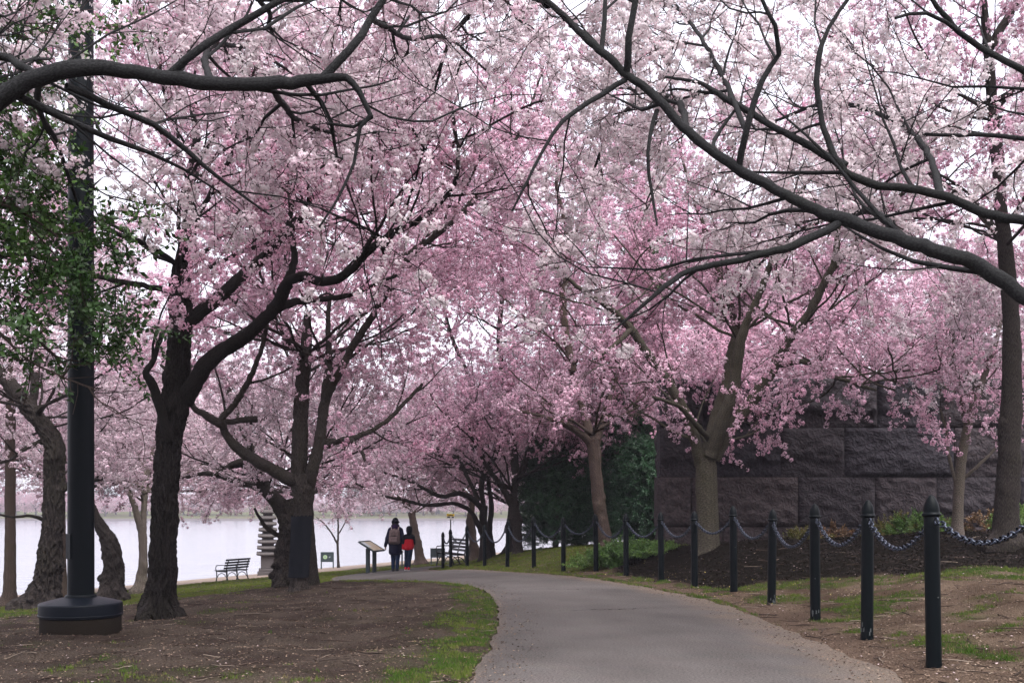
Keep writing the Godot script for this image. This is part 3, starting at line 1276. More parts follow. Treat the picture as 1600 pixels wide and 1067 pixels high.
func barked(g: Geo, p: PackedVector3Array, r: PackedFloat32Array, rough: float, flare: float, sides: int, knots: float) -> void:
	var grid := PackedVector3Array()
	var uvs := PackedVector2Array()
	var cols := PackedColorArray()
	var first := (p[1] - p[0]).normalized()
	var u := any_perp(first)
	var along := 0.0
	var seed_ := p[0].x * 31.0 + p[0].z * 17.0
	for i in p.size():
		var tg := (p[mini(i + 1, p.size() - 1)] - p[maxi(i - 1, 0)]).normalized()
		u = (u - tg * u.dot(tg)).normalized()
		var w := tg.cross(u)
		if i > 0:
			along += p[i].distance_to(p[i - 1])
		var low := exp(-maxf(along - 0.12, 0.0) / 0.13) * flare
		for k in sides + 1:
			var an := TAU * (k % sides) / sides
			var dr := u * cos(an) + w * sin(an)
			var q := p[i] + dr * r[i]
			var ridge := absf(ridged.get_noise_3d(cos(an) * 38.0 + seed_, along * 36.0, sin(an) * 38.0))
			var knot := noise2.get_noise_3d(q.x * 18.0 + seed_, q.y * 14.0, q.z * 18.0)
			var h := rough * (0.32 - pow(ridge, 0.8) * 1.5) + knots * knot * 1.4 + maxf(0.0, knot - 0.28) * knots * 4.0
			var root := low * (0.15 + 1.1 * pow(maxf(0.0, sin(an * 3.0 + seed_)), 2.0) + 0.6 * pow(maxf(0.0, sin(an * 5.0 + seed_ * 2.0)), 2.0))
			grid.append(p[i] + dr * r[i] * (1.0 + h + root))
			uvs.append(Vector2(float(k) / sides * 2.0, along * 2.2))
			var moss := clampf(noise2.get_noise_3d(q.x * 8.0, q.y * 6.0 + 40.0, q.z * 8.0) + 0.1, 0, 1) * 0.6
			var lichen := smoothstep(0.22, 0.4, noise2.get_noise_3d(q.x * 45.0, q.y * 45.0, q.z * 45.0))
			cols.append(Color(0.9, 0.9, 0.9).lerp(Color(0.85, 0.98, 0.62), moss).lerp(Color(1.9, 1.95, 1.8), lichen * 0.55))
	g.grid(grid, sides + 1, false, uvs, cols, true)
	var top := g.vert(p[-1] + (p[-1] - p[-2]).normalized() * r[-1] * 0.25, (p[-1] - p[-2]).normalized())
	var f := (p.size() - 1) * (sides + 1)
	for k in sides:
		g.ix.append_array([f + k, top, f + k + 1])


func spray_at(t: Grower, p: Vector3, dir: Vector3) -> void:
	if p.y < t.lowest or -p.z < t.keep_clear or (t.away.z < 0.0 and -p.z < t.clear_at(p.x)):
		return
	var k := rng.randi() % t.spots.size()
	if t.kind == "holly" and -p.z < 9.4 and absf(p.x / p.z - 0.434) < 0.03 and rng.randf() < 0.45:
		return
	if t.away.z < -1.0 and -p.z < 9.3 and absf(p.x / p.z - 0.434) < 0.034 and rng.randf() < 0.85:
		return      # the old limb is bare where it passes the post
	var y := (dir + rand_dir() * 0.55 + Vector3(0, -t.droop, 0)).normalized()
	var x := any_perp(y).rotated(y, R(0, TAU))
	var s := t.size * R(0.8, 1.25)
	t.spots[k].append(Transform3D(Basis(x * s, y * s, x.cross(y) * s), p - t.root.position))
	var f := clampf(noise.get_noise_3d(p.x * 9.0, p.y * 9.0, p.z * 9.0) * 1.5 + R(0.0, 1.0), 0, 1)
	t.tints[k].append(t.col.lerp(t.col2, f) * R(0.88, 1.08))


func wander(p0: Vector3, dir: Vector3, length: float, n: int, bend: float, rise: float) -> PackedVector3Array:
	var q := PackedVector3Array([p0])
	var d := dir.normalized()
	var p := p0
	for i in n:
		d = (d + rand_dir() * bend + Vector3(0, rise, 0)).normalized()
		p += d * length / n
		q.append(p)
	return q


func tapered(n: int, r0: float, r1: float) -> PackedFloat32Array:
	var r := PackedFloat32Array()
	for i in n:
		r.append(lerpf(r0, r1, float(i) / maxf(n - 1, 1)))
	return r


func sprout2(t: Grower, g: Geo, pts: PackedVector3Array, r0: float) -> void:
	# side twigs and flowers along a second-order branch
	var left := R(0.1, 0.3) * t.gap3
	for i in range(1, pts.size()):
		var seg := pts[i] - pts[i - 1]
		var l := seg.length()
		var at_ := left
		while at_ < l:
			var dir := (seg.normalized() * 0.7 + rand_dir()).normalized()
			spray_at(t, pts[i - 1] + seg * (at_ / l), dir)
			at_ += t.gap3 * R(0.6, 1.4)
		left = at_ - l
	spray_at(t, pts[-1], (pts[-1] - pts[-2]).normalized())


func sprout1(t: Grower, g: Geo, pts: PackedVector3Array, r0: float) -> void:
	var left := t.gap2 * R(0.6, 1.5)
	var total := 0.0
	for i in range(1, pts.size()):
		total += pts[i].distance_to(pts[i - 1])
	var done := 0.0
	for i in range(1, pts.size()):
		var seg := pts[i] - pts[i - 1]
		var l := seg.length()
		var at_ := left
		while at_ < l:
			var f := (done + at_) / total
			var p := pts[i - 1] + seg * (at_ / l)
			var tg := seg.normalized()
			var side := any_perp(tg).rotated(tg, R(0, TAU))
			var dir := (tg * R(0.4, 1.0) + side * R(0.6, 1.0)).normalized()
			var len_ := t.len2 * R(0.5, 1.3) * (1.15 - 0.5 * f)
			var q := wander(p, dir, len_, 3, 0.28, t.rise * 0.6 - t.droop * 0.25)
			var rr := minf(r0 * (1.0 - 0.6 * f) * 0.6, len_ * 0.011)
			g.tube(q, tapered(4, maxf(rr, 0.004), 0.0025), 3, false)
			sprout2(t, g, q, rr)
			at_ += t.gap2 * R(0.6, 1.4)
		left = at_ - l
		done += l
	sprout2(t, g, PackedVector3Array([pts[-2], pts[-1]]), 0.004)


func sprout0(t: Grower, g: Geo, pts: PackedVector3Array, rad: PackedFloat32Array, from: float) -> void:
	var total := 0.0
	for i in range(1, pts.size()):
		total += pts[i].distance_to(pts[i - 1])
	var left := from * total + t.gap1 * R(0.2, 0.8)
	var done := 0.0
	var turn := R(0, TAU)
	for i in range(1, pts.size()):
		var seg := pts[i] - pts[i - 1]
		var l := seg.length()
		var at_ := left
		while at_ < l:
			var f := (done + at_) / total
			var p := pts[i - 1] + seg * (at_ / l)
			var tg := seg.normalized()
			turn += 2.4 + R(-0.5, 0.5)
			var side := any_perp(tg).rotated(tg, turn)
			var dir := (tg * R(0.45, 1.0) + side * R(0.6, 1.0) + Vector3(0, t.rise * 2.0, 0) + t.away).normalized()
			if rad[i] > t.thick and rng.randf() < 0.85:
				at_ += t.gap1 * R(0.6, 1.4)
				continue
			var len_ := t.len1 * R(0.55, 1.25) * (1.1 - 0.45 * f)
			var q := wander(p, dir, len_, 6, 0.2, t.rise - t.droop * 0.3)
			var rr := minf(rad[i] * 0.6, len_ * 0.014)
			g.tube(q, tapered(7, maxf(rr, 0.006), 0.004), 4, false)
			sprout1(t, g, q, rr)
			at_ += t.gap1 * R(0.6, 1.4)
		left = at_ - l
		done += l
	sprout1(t, g, pts.slice(maxi(0, pts.size() - 4)), rad[-1])


# one traced limb with all that grows from it
func limb(t: Grower, a: Array, from := -1.0, bare := false, sides := 12) -> void:
	var tr := traced(a)
	limb_at(t, tr[0], tr[1], from, bare, sides)


func limb_at(t: Grower, p: PackedVector3Array, r: PackedFloat32Array, from := -1.0, bare := false, sides := 12) -> void:
	var sm := smoothed(p, r, 0.05 if r[0] > 0.028 else 0.1, 0.6)
	var g := Geo.new()
	var q: PackedVector3Array = sm[0]
	var rr: PackedFloat32Array = sm[1]
	for i in rr.size():
		rr[i] *= 1.0 + 0.14 * noise2.get_noise_2d(i * 0.9, q[0].x * 100.0)
	g.tint = Color(0.9, 0.9, 0.9)
	if r[0] > 0.028:
		barked(g, q, rr, 0.06, 0.0, 24, 0.045)
	else:
		g.tube(q, rr, 8, true, 2.2)
	if not bare:
		sprout0(t, g, q, rr, from if from >= 0.0 else t.start)
	put("branch", g.mesh(), t.bark, t.root, -t.root.position)


# limbs that the photograph hides among the flowers: they fill the crown round the trunk's head
func crown(t: Grower, head: Vector3, count: int, reach: float, up: float, r0: float, squash := Vector3.ONE, bias := Vector3.ZERO) -> void:
	var turn := R(0, TAU)
	for k in count:
		turn += 2.4 + R(-0.3, 0.3)
		var dir := Vector3(cos(turn), up * R(0.3, 1.3), sin(turn))
		dir = ((dir + bias) * squash).normalized()
		var l := reach * R(0.7, 1.15)
		var q := wander(head + Vector3(0, R(-0.25, 0.15), 0), dir, l, 7, 0.2, 0.05)
		limb_at(t, q, tapered(8, r0 * R(0.7, 1.0), 0.012), 0.22, false, 8)


func finish(t: Grower, called := "blossom") -> int:
	var n := 0
	for k in t.spots.size():
		if t.spots[k].size():
			scatter(called, sprays[t.kind][k], t.spots[k], t.tints[k], t.root)
			n += t.spots[k].size()
	spray_count += n
	return n


# ---------------------------------------------------------------- the trees of the photograph
const PINK := Color(0.965, 0.675, 0.825)
const PINK2 := Color(0.965, 0.77, 0.885)
const PALE := Color(0.955, 0.82, 0.90)
const PALE2 := Color(0.955, 0.875, 0.925)
const WHITE := Color(0.945, 0.875, 0.915)
const WHITE2 := Color(0.96, 0.93, 0.95)


func trees() -> void:
	var t: Grower
	# --- near tree beyond the right edge; its long limbs cross the upper right
	t = tree("cherry_tree", "nearest cherry, its dark limbs reaching in from the right edge with whitish blossom", on_ground(6.1, 5.6), "bark_limb", "white", WHITE, WHITE2)
	t.lowest = EYE + 1.25
	t.len1 = 1.9
	t.len2 = 0.6
	t.gap1 = 0.44
	t.gap3 = 0.29
	t.away = Vector3(0, 0.25, -1.3)
	t.front = 7.3
	t.size = 0.9
	t.thick = 0.06
	trunk(t, [2494, 1060, 5.6, 110, 2480, 960, 5.6, 84, 2440, 800, 5.6, 80, 2380, 690, 5.6, 80], 0.1)
	limb(t, [2390, 700, 5.6, 42.2, 2150, 640, 5.7, 37.6, 1880, 600, 5.8, 31.9, 1700, 530, 5.9, 26.2, 1600, 462, 6.0, 24.6, 1530, 414, 6.1, 22.8, 1480, 397, 6.1, 21.7, 1400, 371, 6.2, 20.0, 1310, 340, 6.3, 18.2, 1240, 310, 6.4, 16.6, 1150, 262, 6.5, 14.8, 1075, 205, 6.6, 14.2, 1030, 155, 6.7, 13.7, 975, 112, 6.8, 12.5, 920, 62, 6.9, 11.4, 855, 0, 7.0, 9.6, 790, -80, 7.0, 7.5], 0.42)
	limb(t, [2380, 690, 5.6, 27.9, 2100, 520, 5.9, 22.8, 1800, 390, 6.3, 17.8, 1660, 352, 6.5, 15.2, 1600, 344, 6.5, 13.9, 1540, 333, 6.6, 13.9, 1470, 304, 6.6, 13.3, 1360, 287, 6.6, 12.1, 1312, 255, 6.6, 10.1, 1285, 190, 6.7, 8.9, 1281, 80, 6.8, 7.6, 1330, -10, 6.9, 6.3, 1390, -110, 7.0, 4.4], 0.5)
	limb(t, [1322, 258, 6.6, 13.3, 1240, 215, 6.7, 11.7, 1200, 193, 6.8, 10.9, 1124, 147, 7.0, 8.6, 1095, 130, 7.1, 6.2, 1040, 120, 7.3, 3.9], 0.2)
	limb(t, [979, 116, 6.8, 12, 984, 60, 6.7, 11, 993, 0, 6.7, 10, 1000, -80, 6.6, 6], 0.25)
	limb(t, [940, 80, 6.9, 9, 944, 30, 7.0, 8, 948, -40, 7.1, 6], 0.3)
	limb(t, [978, 124, 6.8, 9, 920, 160, 6.7, 8, 880, 188, 6.6, 7, 848, 235, 6.5, 5, 815, 300, 6.4, 4, 800, 330, 6.4, 3], 0.15)
	limb(t, [1155, 262, 6.5, 10.9, 1166, 205, 6.4, 10.1, 1190, 128, 6.4, 9.4, 1217, 84, 6.4, 8.6, 1211, 40, 6.3, 7.8, 1188, -10, 6.3, 6.2, 1180, -90, 6.2, 3.9], 0.3)
	limb(t, [1026, 172, 6.7, 8, 1012, 240, 6.6, 6, 1019, 300, 6.6, 5, 1027, 352, 6.5, 3], 0.3)
	limb(t, [1318, 346, 6.3, 14.0, 1240, 383, 6.2, 12.5, 1160, 405, 6.2, 10.9, 1075, 424, 6.2, 9.4, 1030, 455, 6.1, 7.0, 990, 490, 6.1, 4.7, 958, 518, 6.1, 2.3], 0.2)
	limb(t, [2100, 520, 5.9, 16.0, 1800, 240, 6.4, 12.8, 1650, 140, 6.5, 11.2, 1590, 104, 6.5, 10.4, 1545, 80, 6.6, 9.6, 1500, 50, 6.6, 8.0, 1465, 10, 6.6, 7.2, 1430, -40, 6.6, 4.8], 0.45)
	limb(t, [1500, 50, 6.6, 7, 1450, 20, 6.5, 6, 1400, 28, 6.4, 5], 0.3)
	limb(t, [1166, 205, 6.4, 9, 1130, 120, 7.4, 8, 1090, 50, 8.6, 6, 1050, 0, 9.6, 4], 0.2)
	limb(t, [858, 5, 7.0, 13, 800, -14, 7.8, 11, 745, 12, 8.6, 9, 700, 70, 9.4, 6, 680, 140, 10.0, 4], 0.15)
	limb(t, [1075, 205, 6.6, 12, 1060, 160, 7.6, 10, 1020, 150, 8.6, 8, 960, 190, 9.6, 6, 930, 260, 10.4, 4], 0.2)
	limb(t, [1400, 371, 6.2, 14, 1380, 340, 7.2, 12, 1340, 330, 8.4, 9, 1250, 360, 9.6, 6, 1180, 420, 10.6, 4], 0.2)
	limb(t, [1470, 304, 6.6, 12, 1450, 240, 7.6, 10, 1400, 190, 8.6, 8, 1300, 160, 9.8, 6, 1210, 190, 10.8, 4], 0.2)
	crown(t, at(1750, 200, 6.4), 4, 2.2, 0.5, 0.028, Vector3.ONE, Vector3(0, 0, -0.8))
	finish(t)

	# --- near tree beyond the left edge; its limb crosses the upper left
	t = tree("cherry_tree", "near cherry, its thick dark limb arching across the upper left corner", on_ground(-4.3, 4.9), "bark_limb", "white", PALE, WHITE2)
	t.lowest = EYE + 1.5
	t.len1 = 1.9
	t.len2 = 0.6
	t.gap1 = 0.44
	t.gap3 = 0.29
	t.away = Vector3(0, 0.1, -1.4)
	t.front = 6.3
	t.size = 0.88
	t.thick = 0.06
	trunk(t, [-565, 1110, 4.9, 140, -560, 980, 4.9, 110, -520, 700, 4.9, 100, -460, 420, 4.9, 92], 0.1)
	limb(t, [-470, 450, 4.9, 59.2, -300, 330, 4.9, 47.2, -130, 230, 4.95, 37.7, -40, 175, 5.0, 32.3, 0, 152, 5.0, 30.3, 60, 122, 5.0, 27.6, 110, 107, 5.0, 25.6, 160, 104, 5.05, 23.6, 250, 118, 5.1, 22.1, 330, 130, 5.1, 20.9, 400, 132, 5.15, 19.5, 470, 128, 5.2, 18.2, 508, 121, 5.2, 14.8, 540, 122, 5.2, 11.5, 560, 145, 5.2, 9.5, 580, 183, 5.2, 6.8], 0.4)
	limb(t, [504, 122, 5.2, 15.0, 545, 80, 5.2, 13.4, 580, 30, 5.3, 11.2, 597, 0, 5.3, 10.5, 625, -70, 5.4, 6.7], 0.35)
	limb(t, [265, 114, 5.1, 13.4, 320, 70, 5.1, 12.8, 362, 45, 5.2, 12.0, 420, 10, 5.2, 10.5, 490, -30, 5.3, 7.5], 0.2)
	limb(t, [-130, 225, 4.95, 20, -50, 105, 5.3, 16, 0, 86, 5.4, 13, 30, 103, 5.3, 12, 66, 120, 5.1, 9], 0.2)
	limb(t, [103, 134, 5.0, 11, 170, 164, 5.2, 10, 240, 195, 5.4, 9, 290, 235, 5.5, 8, 350, 285, 5.6, 5, 420, 335, 5.7, 3], 0.2)
	limb(t, [579, 180, 5.2, 8, 562, 200, 5.2, 6, 553, 255, 5.2, 5, 522, 320, 5.1, 4, 498, 355, 5.1, 3], 0.2)
	limb(t, [580, 183, 5.2, 6, 552, 198, 5.3, 5, 512, 193, 5.3, 4], 0.2)
	limb(t, [330, 130, 5.1, 12, 320, 90, 6.2, 10, 340, 70, 7.4, 8, 400, 80, 8.6, 6, 480, 130, 9.6, 4], 0.2)
	limb(t, [420, 130, 5.15, 12, 440, 160, 6.2, 10, 470, 190, 7.4, 8, 540, 210, 8.6, 6, 640, 200, 9.6, 4], 0.2)
	limb(t, [60, 122, 5.0, 12, 60, 170, 6.0, 9, 90, 230, 7.0, 7, 120, 320, 7.8, 4], 0.2)
	limb(t, [580, 30, 5.3, 10, 600, 40, 6.4, 9, 640, 60, 7.6, 7, 700, 60, 8.8, 5, 760, 110, 9.8, 3], 0.2)
	crown(t, at(-300, 200, 4.9), 5, 2.0, 0.7, 0.028, Vector3.ONE, Vector3(0.3, 0.2, -0.8))
	crown(t, at(400, -60, 5.6), 3, 1.8, 0.4, 0.017, Vector3.ONE, Vector3(0, 0, -0.9))
	finish(t)

	# --- big dark tree right of the lamp post
	t = tree("cherry_tree", "cherry tree with a massive black furrowed trunk right of the lamp post", at(250, 950, 11.9), "bark_black", "pink", PINK, PALE)
	t.lowest = EYE + 0.9
	t.away = Vector3(0, 0.1, -0.4)
	t.front = 10.3
	trunk(t, [249, 958, 11.9, 54.6, 249, 935, 11.9, 46.6, 252, 900, 11.9, 43.1, 254, 850, 11.9, 41.4, 257, 800, 11.9, 41.4, 260, 740, 11.9, 41.4, 264, 690, 11.9, 41.4, 270, 640, 11.9, 41.4, 277, 580, 11.9, 36.1, 281, 520, 11.9, 37.0, 280, 460, 11.9, 35.2, 284, 412, 11.9, 28.2], 0.26, 0.5, 72, 0.13)
	limb(t, [283, 480, 11.9, 20, 290, 380, 12.0, 17, 296, 290, 12.1, 15, 306, 215, 12.2, 12, 300, 130, 12.3, 8], 0.2)
	limb(t, [286, 628, 11.9, 28.1, 322, 570, 11.8, 25.1, 352, 545, 11.8, 22.9, 385, 524, 11.7, 21.4, 428, 482, 11.6, 19.2, 448, 445, 11.5, 17.7, 470, 433, 11.4, 16.2, 510, 440, 11.3, 14.8, 545, 424, 11.2, 13.3, 592, 378, 11.0, 11.8, 660, 340, 10.9, 8.8, 705, 296, 10.8, 7.4, 716, 240, 10.8, 5.9, 706, 150, 10.8, 4.4, 730, 70, 10.7, 3.0], 0.3)
	limb(t, [288, 505, 11.9, 22.1, 335, 470, 12.1, 19.9, 385, 425, 12.3, 17.7, 430, 384, 12.5, 14.8, 475, 330, 12.7, 11.1, 520, 250, 12.9, 7.4, 560, 170, 13.0, 4.4], 0.25)
	limb(t, [264, 690, 11.8, 18, 250, 640, 11.7, 16, 238, 600, 11.6, 15, 228, 583, 11.5, 12, 240, 560, 11.5, 9, 252, 520, 11.4, 6], 0.5)
	limb(t, [446, 448, 11.5, 14, 460, 400, 11.6, 11, 452, 340, 11.6, 8, 470, 270, 11.6, 5], 0.2)
	limb(t, [428, 482, 11.6, 18, 470, 470, 11.9, 12, 540, 462, 12.4, 8, 620, 430, 12.8, 5], 0.2)
	crown(t, at(284, 430, 11.9), 7, 3.0, 0.75, 0.038)
	crown(t, at(300, 260, 12.0), 6, 2.4, 0.7, 0.025)
	crown(t, at(600, 375, 11.0), 4, 1.6, 0.5, 0.017)
	crown(t, at(706, 230, 10.8), 4, 1.4, 0.5, 0.014)
	crown(t, at(480, 330, 12.7), 5, 1.9, 0.6, 0.017)
	finish(t)

	# --- the centre tree with wrapped foot
	t = tree("cherry_tree", "forked cherry tree at the centre left whose foot is wrapped in dark cloth", at(472, 914, 16.8), "bark_brown", "pink", PINK2, PINK)
	t.lowest = EYE + 0.5
	t.away = Vector3(0, 0.1, -0.4)
	t.front = 15.2
	trunk(t, [466, 922, 16.8, 32.4, 466, 908, 16.8, 25.2, 467, 880, 16.8, 22.5, 470, 830, 16.8, 24.3, 473, 795, 16.8, 27.0, 474, 765, 16.8, 37.8, 472, 742, 16.8, 39.6], 0.16, 0.25, 52, 0.07)
	trunk(t, [466, 760, 16.8, 24.8, 467, 720, 16.8, 24.8, 469, 660, 16.8, 24.0, 472, 600, 16.8, 23.2, 478, 545, 16.8, 18.6, 480, 490, 16.8, 10.8], 0.2, 0.0, 44, 0.08, "stem")
	limb(t, [479, 775, 16.8, 21.9, 489, 730, 16.7, 19.0, 499, 690, 16.7, 17.5, 508, 620, 16.7, 15.3, 514, 560, 16.7, 11.0, 512, 500, 16.7, 8.0, 520, 420, 16.8, 5.2], 0.5)
	limb(t, [507, 630, 16.7, 13, 527, 588, 16.5, 12, 552, 540, 16.4, 12, 592, 478, 16.2, 11, 637, 405, 16.0, 10, 692, 359, 15.8, 9, 735, 318, 15.6, 8, 780, 260, 15.5, 6, 820, 190, 15.4, 5, 850, 100, 15.4, 3], 0.3)
	limb(t, [470, 758, 16.8, 21.9, 432, 738, 16.6, 19.7, 393, 716, 16.5, 18.2, 362, 692, 16.4, 15.3, 346, 657, 16.3, 12.4, 366, 632, 16.3, 10.2, 390, 590, 16.2, 8.8, 412, 530, 16.2, 6.5, 420, 460, 16.1, 4.4], 0.35)
	limb(t, [352, 668, 16.3, 14, 326, 652, 16.2, 12, 302, 636, 16.1, 10, 280, 600, 16.0, 7, 250, 570, 15.9, 4], 0.35)
	limb(t, [402, 655, 16.5, 10, 380, 656, 16.4, 10, 350, 660, 16.3, 9], 0.5, true)
	limb(t, [510, 698, 16.7, 10, 540, 686, 16.4, 9, 563, 702, 16.2, 7, 570, 720, 16.1, 4], 0.3)
	limb(t, [497, 690, 16.7, 12, 545, 686, 17.0, 9, 600, 660, 17.4, 7, 660, 600, 17.8, 5], 0.3)
	crown(t, at(478, 560, 16.8), 9, 3.3, 0.75, 0.035)
	crown(t, at(508, 560, 16.7), 5, 2.6, 0.7, 0.028)
	crown(t, at(600, 400, 16.2), 5, 2.2, 0.6, 0.025)
	crown(t, at(720, 320, 15.8), 5, 1.9, 0.5, 0.021)
	finish(t)
	# the cloth round its foot
	var g := Geo.new()
	var grid := PackedVector3Array()
	for j in 26:
		var f := j / 25.0
		var y := lerpf(902.0, 806.0, f)
		var c := at(lerpf(466.3, 471.5, f), y, 16.8)
		var r := lerpf(14.6, 15.2, f) / F * 16.8 + 0.012
		for k in 33:
			var an := TAU * (k % 32) / 32
			grid.append(c + Vector3(0, 0.05 * f * noise2.get_noise_2d(cos(an) * 25.0, sin(an) * 25.0), 0) + Vector3(cos(an), 0, -sin(an)) * r * (1.0 + 0.05 * noise2.get_noise_3d(cos(an) * 12.0, f * 40.0, sin(an) * 12.0) + 0.012 * sin(f * 60.0)))
	g.grid(grid, 33, false, PackedVector2Array(), PackedColorArray(), true)
	put("trunk_wrap", g.mesh(), M.wrap, t.root, -t.root.position)

	# --- gnarled old tree behind it
	t = tree("cherry_tree", "squat old cherry with a swollen knotty black trunk beside the stone pagoda", at(455, 902, 20.0), "bark_dark", "pink", PALE, PALE2)
	t.lowest = EYE - 0.7
	trunk(t, [455, 908, 20.0, 55.4, 454, 885, 20.0, 50.4, 453, 860, 20.0, 47.0, 457, 835, 20.0, 45.4, 452, 808, 20.0, 38.6, 442, 785, 20.0, 30.2], 0.22, 0.25, 44, 0.22)
	trunk(t, [485, 912, 18.2, 26, 484, 880, 18.2, 23, 481, 840, 18.2, 22, 477, 800, 18.2, 22, 472, 760, 18.2, 18], 0.12, 0.2, 36, 0.08, "stem")
	limb(t, [446, 802, 20.0, 30, 430, 780, 19.9, 24, 414, 764, 19.9, 21, 399, 738, 19.8, 24, 380, 724, 19.8, 16, 355, 730, 19.7, 10, 330, 750, 19.6, 5], 0.3)
	limb(t, [412, 762, 19.9, 22, 400, 740, 20.3, 18, 390, 700, 20.6, 14, 372, 650, 21.0, 10, 350, 590, 21.4, 6], 0.3)
	limb(t, [436, 838, 20.0, 8, 416, 824, 20.0, 7, 403, 806, 20.0, 5, 397, 794, 20.0, 4], 0.9, true)
	limb(t, [440, 800, 20.0, 20, 420, 770, 20.6, 14, 370, 752, 21.2, 10, 320, 740, 21.8, 7, 270, 752, 22.2, 4], 0.25)
	crown(t, at(420, 745, 20.0), 7, 3.2, 0.35, 0.028, Vector3.ONE, Vector3(-0.3, 0, -0.3))
	crown(t, at(470, 730, 20.0), 5, 3.0, 0.4, 0.028, Vector3.ONE, Vector3(0.3, 0, -0.2))
	finish(t)

	# --- the forked tree before the wall
	t = tree("cherry_tree", "grey-green cherry with many smooth forked limbs standing before the stone wall", at(1107, 866, 17.5), "bark_mossy", "pink", PINK, PINK2)
	t.lowest = EYE + 1.0
	t.away = Vector3(0, 0.3, -0.8)
	t.front = 17.25
	trunk(t, [1108, 874, 17.5, 51.6, 1107, 858, 17.5, 39.6, 1106, 830, 17.5, 35.3, 1105, 780, 17.5, 33.5, 1104, 735, 17.5, 32.7, 1104, 706, 17.5, 31.0], 0.06, 0.35, 36, 0.03)
	limb(t, [1096, 725, 17.5, 21.8, 1084, 680, 17.4, 18.5, 1068, 640, 17.3, 16.8, 1045, 600, 17.2, 15.1, 1010, 550, 17.0, 13.4, 985, 512, 16.9, 11.8, 950, 480, 16.7, 9.2, 905, 450, 16.5, 6.7, 850, 400, 16.3, 4.2], 0.35)
	limb(t, [1104, 715, 17.6, 20.2, 1118, 650, 17.8, 17.6, 1135, 600, 18.0, 16.8, 1142, 555, 18.2, 15.1, 1150, 518, 18.3, 12.6, 1140, 470, 18.4, 10.9, 1120, 420, 18.6, 9.2, 1104, 365, 18.7, 7.6, 1078, 290, 18.9, 5.0, 1060, 220, 19.0, 3.4], 0.35)
	limb(t, [1110, 712, 17.4, 23.5, 1130, 655, 17.2, 21.0, 1146, 610, 17.1, 19.3, 1153, 560, 17.0, 16.8, 1161, 520, 16.9, 14.3, 1185, 465, 16.8, 10.9, 1203, 415, 16.7, 9.2, 1222, 360, 16.6, 5.9, 1260, 290, 16.5, 3.4], 0.4)
	limb(t, [1114, 715, 17.5, 25.2, 1148, 660, 17.4, 21.8, 1186, 612, 17.3, 19.3, 1212, 570, 17.2, 16.8, 1234, 530, 17.1, 15.1, 1268, 484, 17.0, 13.4, 1301, 420, 16.9, 11.8, 1340, 378, 16.8, 10.1, 1390, 325, 16.7, 8.4, 1440, 270, 16.6, 6.7, 1483, 218, 16.5, 4.2], 0.35)
	limb(t, [1301, 424, 16.9, 11, 1309, 380, 16.9, 10, 1312, 310, 16.9, 8, 1330, 240, 16.9, 6, 1340, 150, 16.9, 4], 0.3)
	limb(t, [1112, 690, 17.5, 10, 1088, 664, 17.0, 9, 1062, 636, 16.6, 7, 1020, 620, 16.2, 4], 0.3)
	limb(t, [1216, 570, 17.2, 11, 1262, 566, 16.8, 9, 1310, 590, 16.4, 7, 1370, 610, 16.0, 4], 0.3)
	limb(t, [985, 515, 16.9, 9, 960, 540, 16.6, 7, 930, 560, 16.3, 5], 0.2)
	crown(t, at(1105, 690, 17.6), 4, 3.4, 0.7, 0.03, Vector3.ONE, Vector3(0, 0, -1.1))
	crown(t, at(1155, 520, 17.6), 8, 2.8, 0.7, 0.032)
	crown(t, at(1240, 520, 17.1), 6, 2.5, 0.5, 0.025)
	crown(t, at(1390, 325, 16.7), 5, 2.0, 0.5, 0.021)
	crown(t, at(1090, 330, 18.8), 5, 2.2, 0.5, 0.021)
	crown(t, at(950, 480, 16.7), 4, 1.8, 0.5, 0.017)
	t.droop = 0.5
	t.away = Vector3.ZERO
	t.lowest = EYE + 0.6
	crown(t, at(970, 585, 17.0), 3, 1.3, 0.1, 0.021)
	t.lowest = EYE + 1.15
	crown(t, at(1330, 585, 16.8), 4, 1.8, 0.15, 0.021)
	crown(t, at(1400, 590, 16.6), 4, 1.9, 0.15, 0.021)
	finish(t)

	# --- tall tree at the right edge
	t = tree("cherry_tree", "tall slim cherry trunk leaning up the right edge before the stone wall", at(1572, 838, 14.0), "bark_dark", "pink", PINK, PALE)
	t.lowest = EYE + 2.0
	trunk(t, [1571, 846, 14.0, 54.1, 1572, 830, 14.0, 42.6, 1574, 790, 14.0, 37.7, 1578, 700, 14.0, 33.6, 1582, 600, 14.0, 29.5, 1581, 500, 14.0, 26.2, 1573, 400, 14.0, 23.0, 1565, 330, 14.0, 20.5, 1560, 250, 14.0, 18.9, 1552, 170, 14.0, 16.4, 1546, 90, 14.0, 14.8, 1540, 30, 14.0, 12.3, 1532, -60, 14.0, 8.2], 0.07, 0.3, 22, 0.08)
	limb(t, [1548, 75, 14.0, 14, 1580, 20, 14.1, 12, 1620, -40, 14.2, 9, 1680, -110, 14.3, 5], 0.2)
	limb(t, [1570, 380, 14.0, 14, 1520, 320, 14.6, 11, 1450, 270, 15.2, 8, 1370, 210, 15.8, 5], 0.2)
	limb(t, [1580, 480, 14.0, 14, 1650, 420, 14.4, 11, 1740, 380, 14.8, 8, 1830, 320, 15.0, 5], 0.2)
	crown(t, at(1568, 360, 14.0), 8, 2.7, 0.5, 0.028)
	crown(t, at(1552, 160, 14.0), 8, 2.5, 0.6, 0.025)
	crown(t, at(1535, -40, 14.0), 5, 2.0, 0.8, 0.021)
	finish(t)

	# --- young tree before the wall
	t = tree("cherry_tree", "thin pale young cherry with whitish blossom before the right part of the wall", at(1497, 832, 17.0), "bark_pale", "white", PALE2, WHITE2)
	t.lowest = EYE + 1.3
	t.size = 0.9
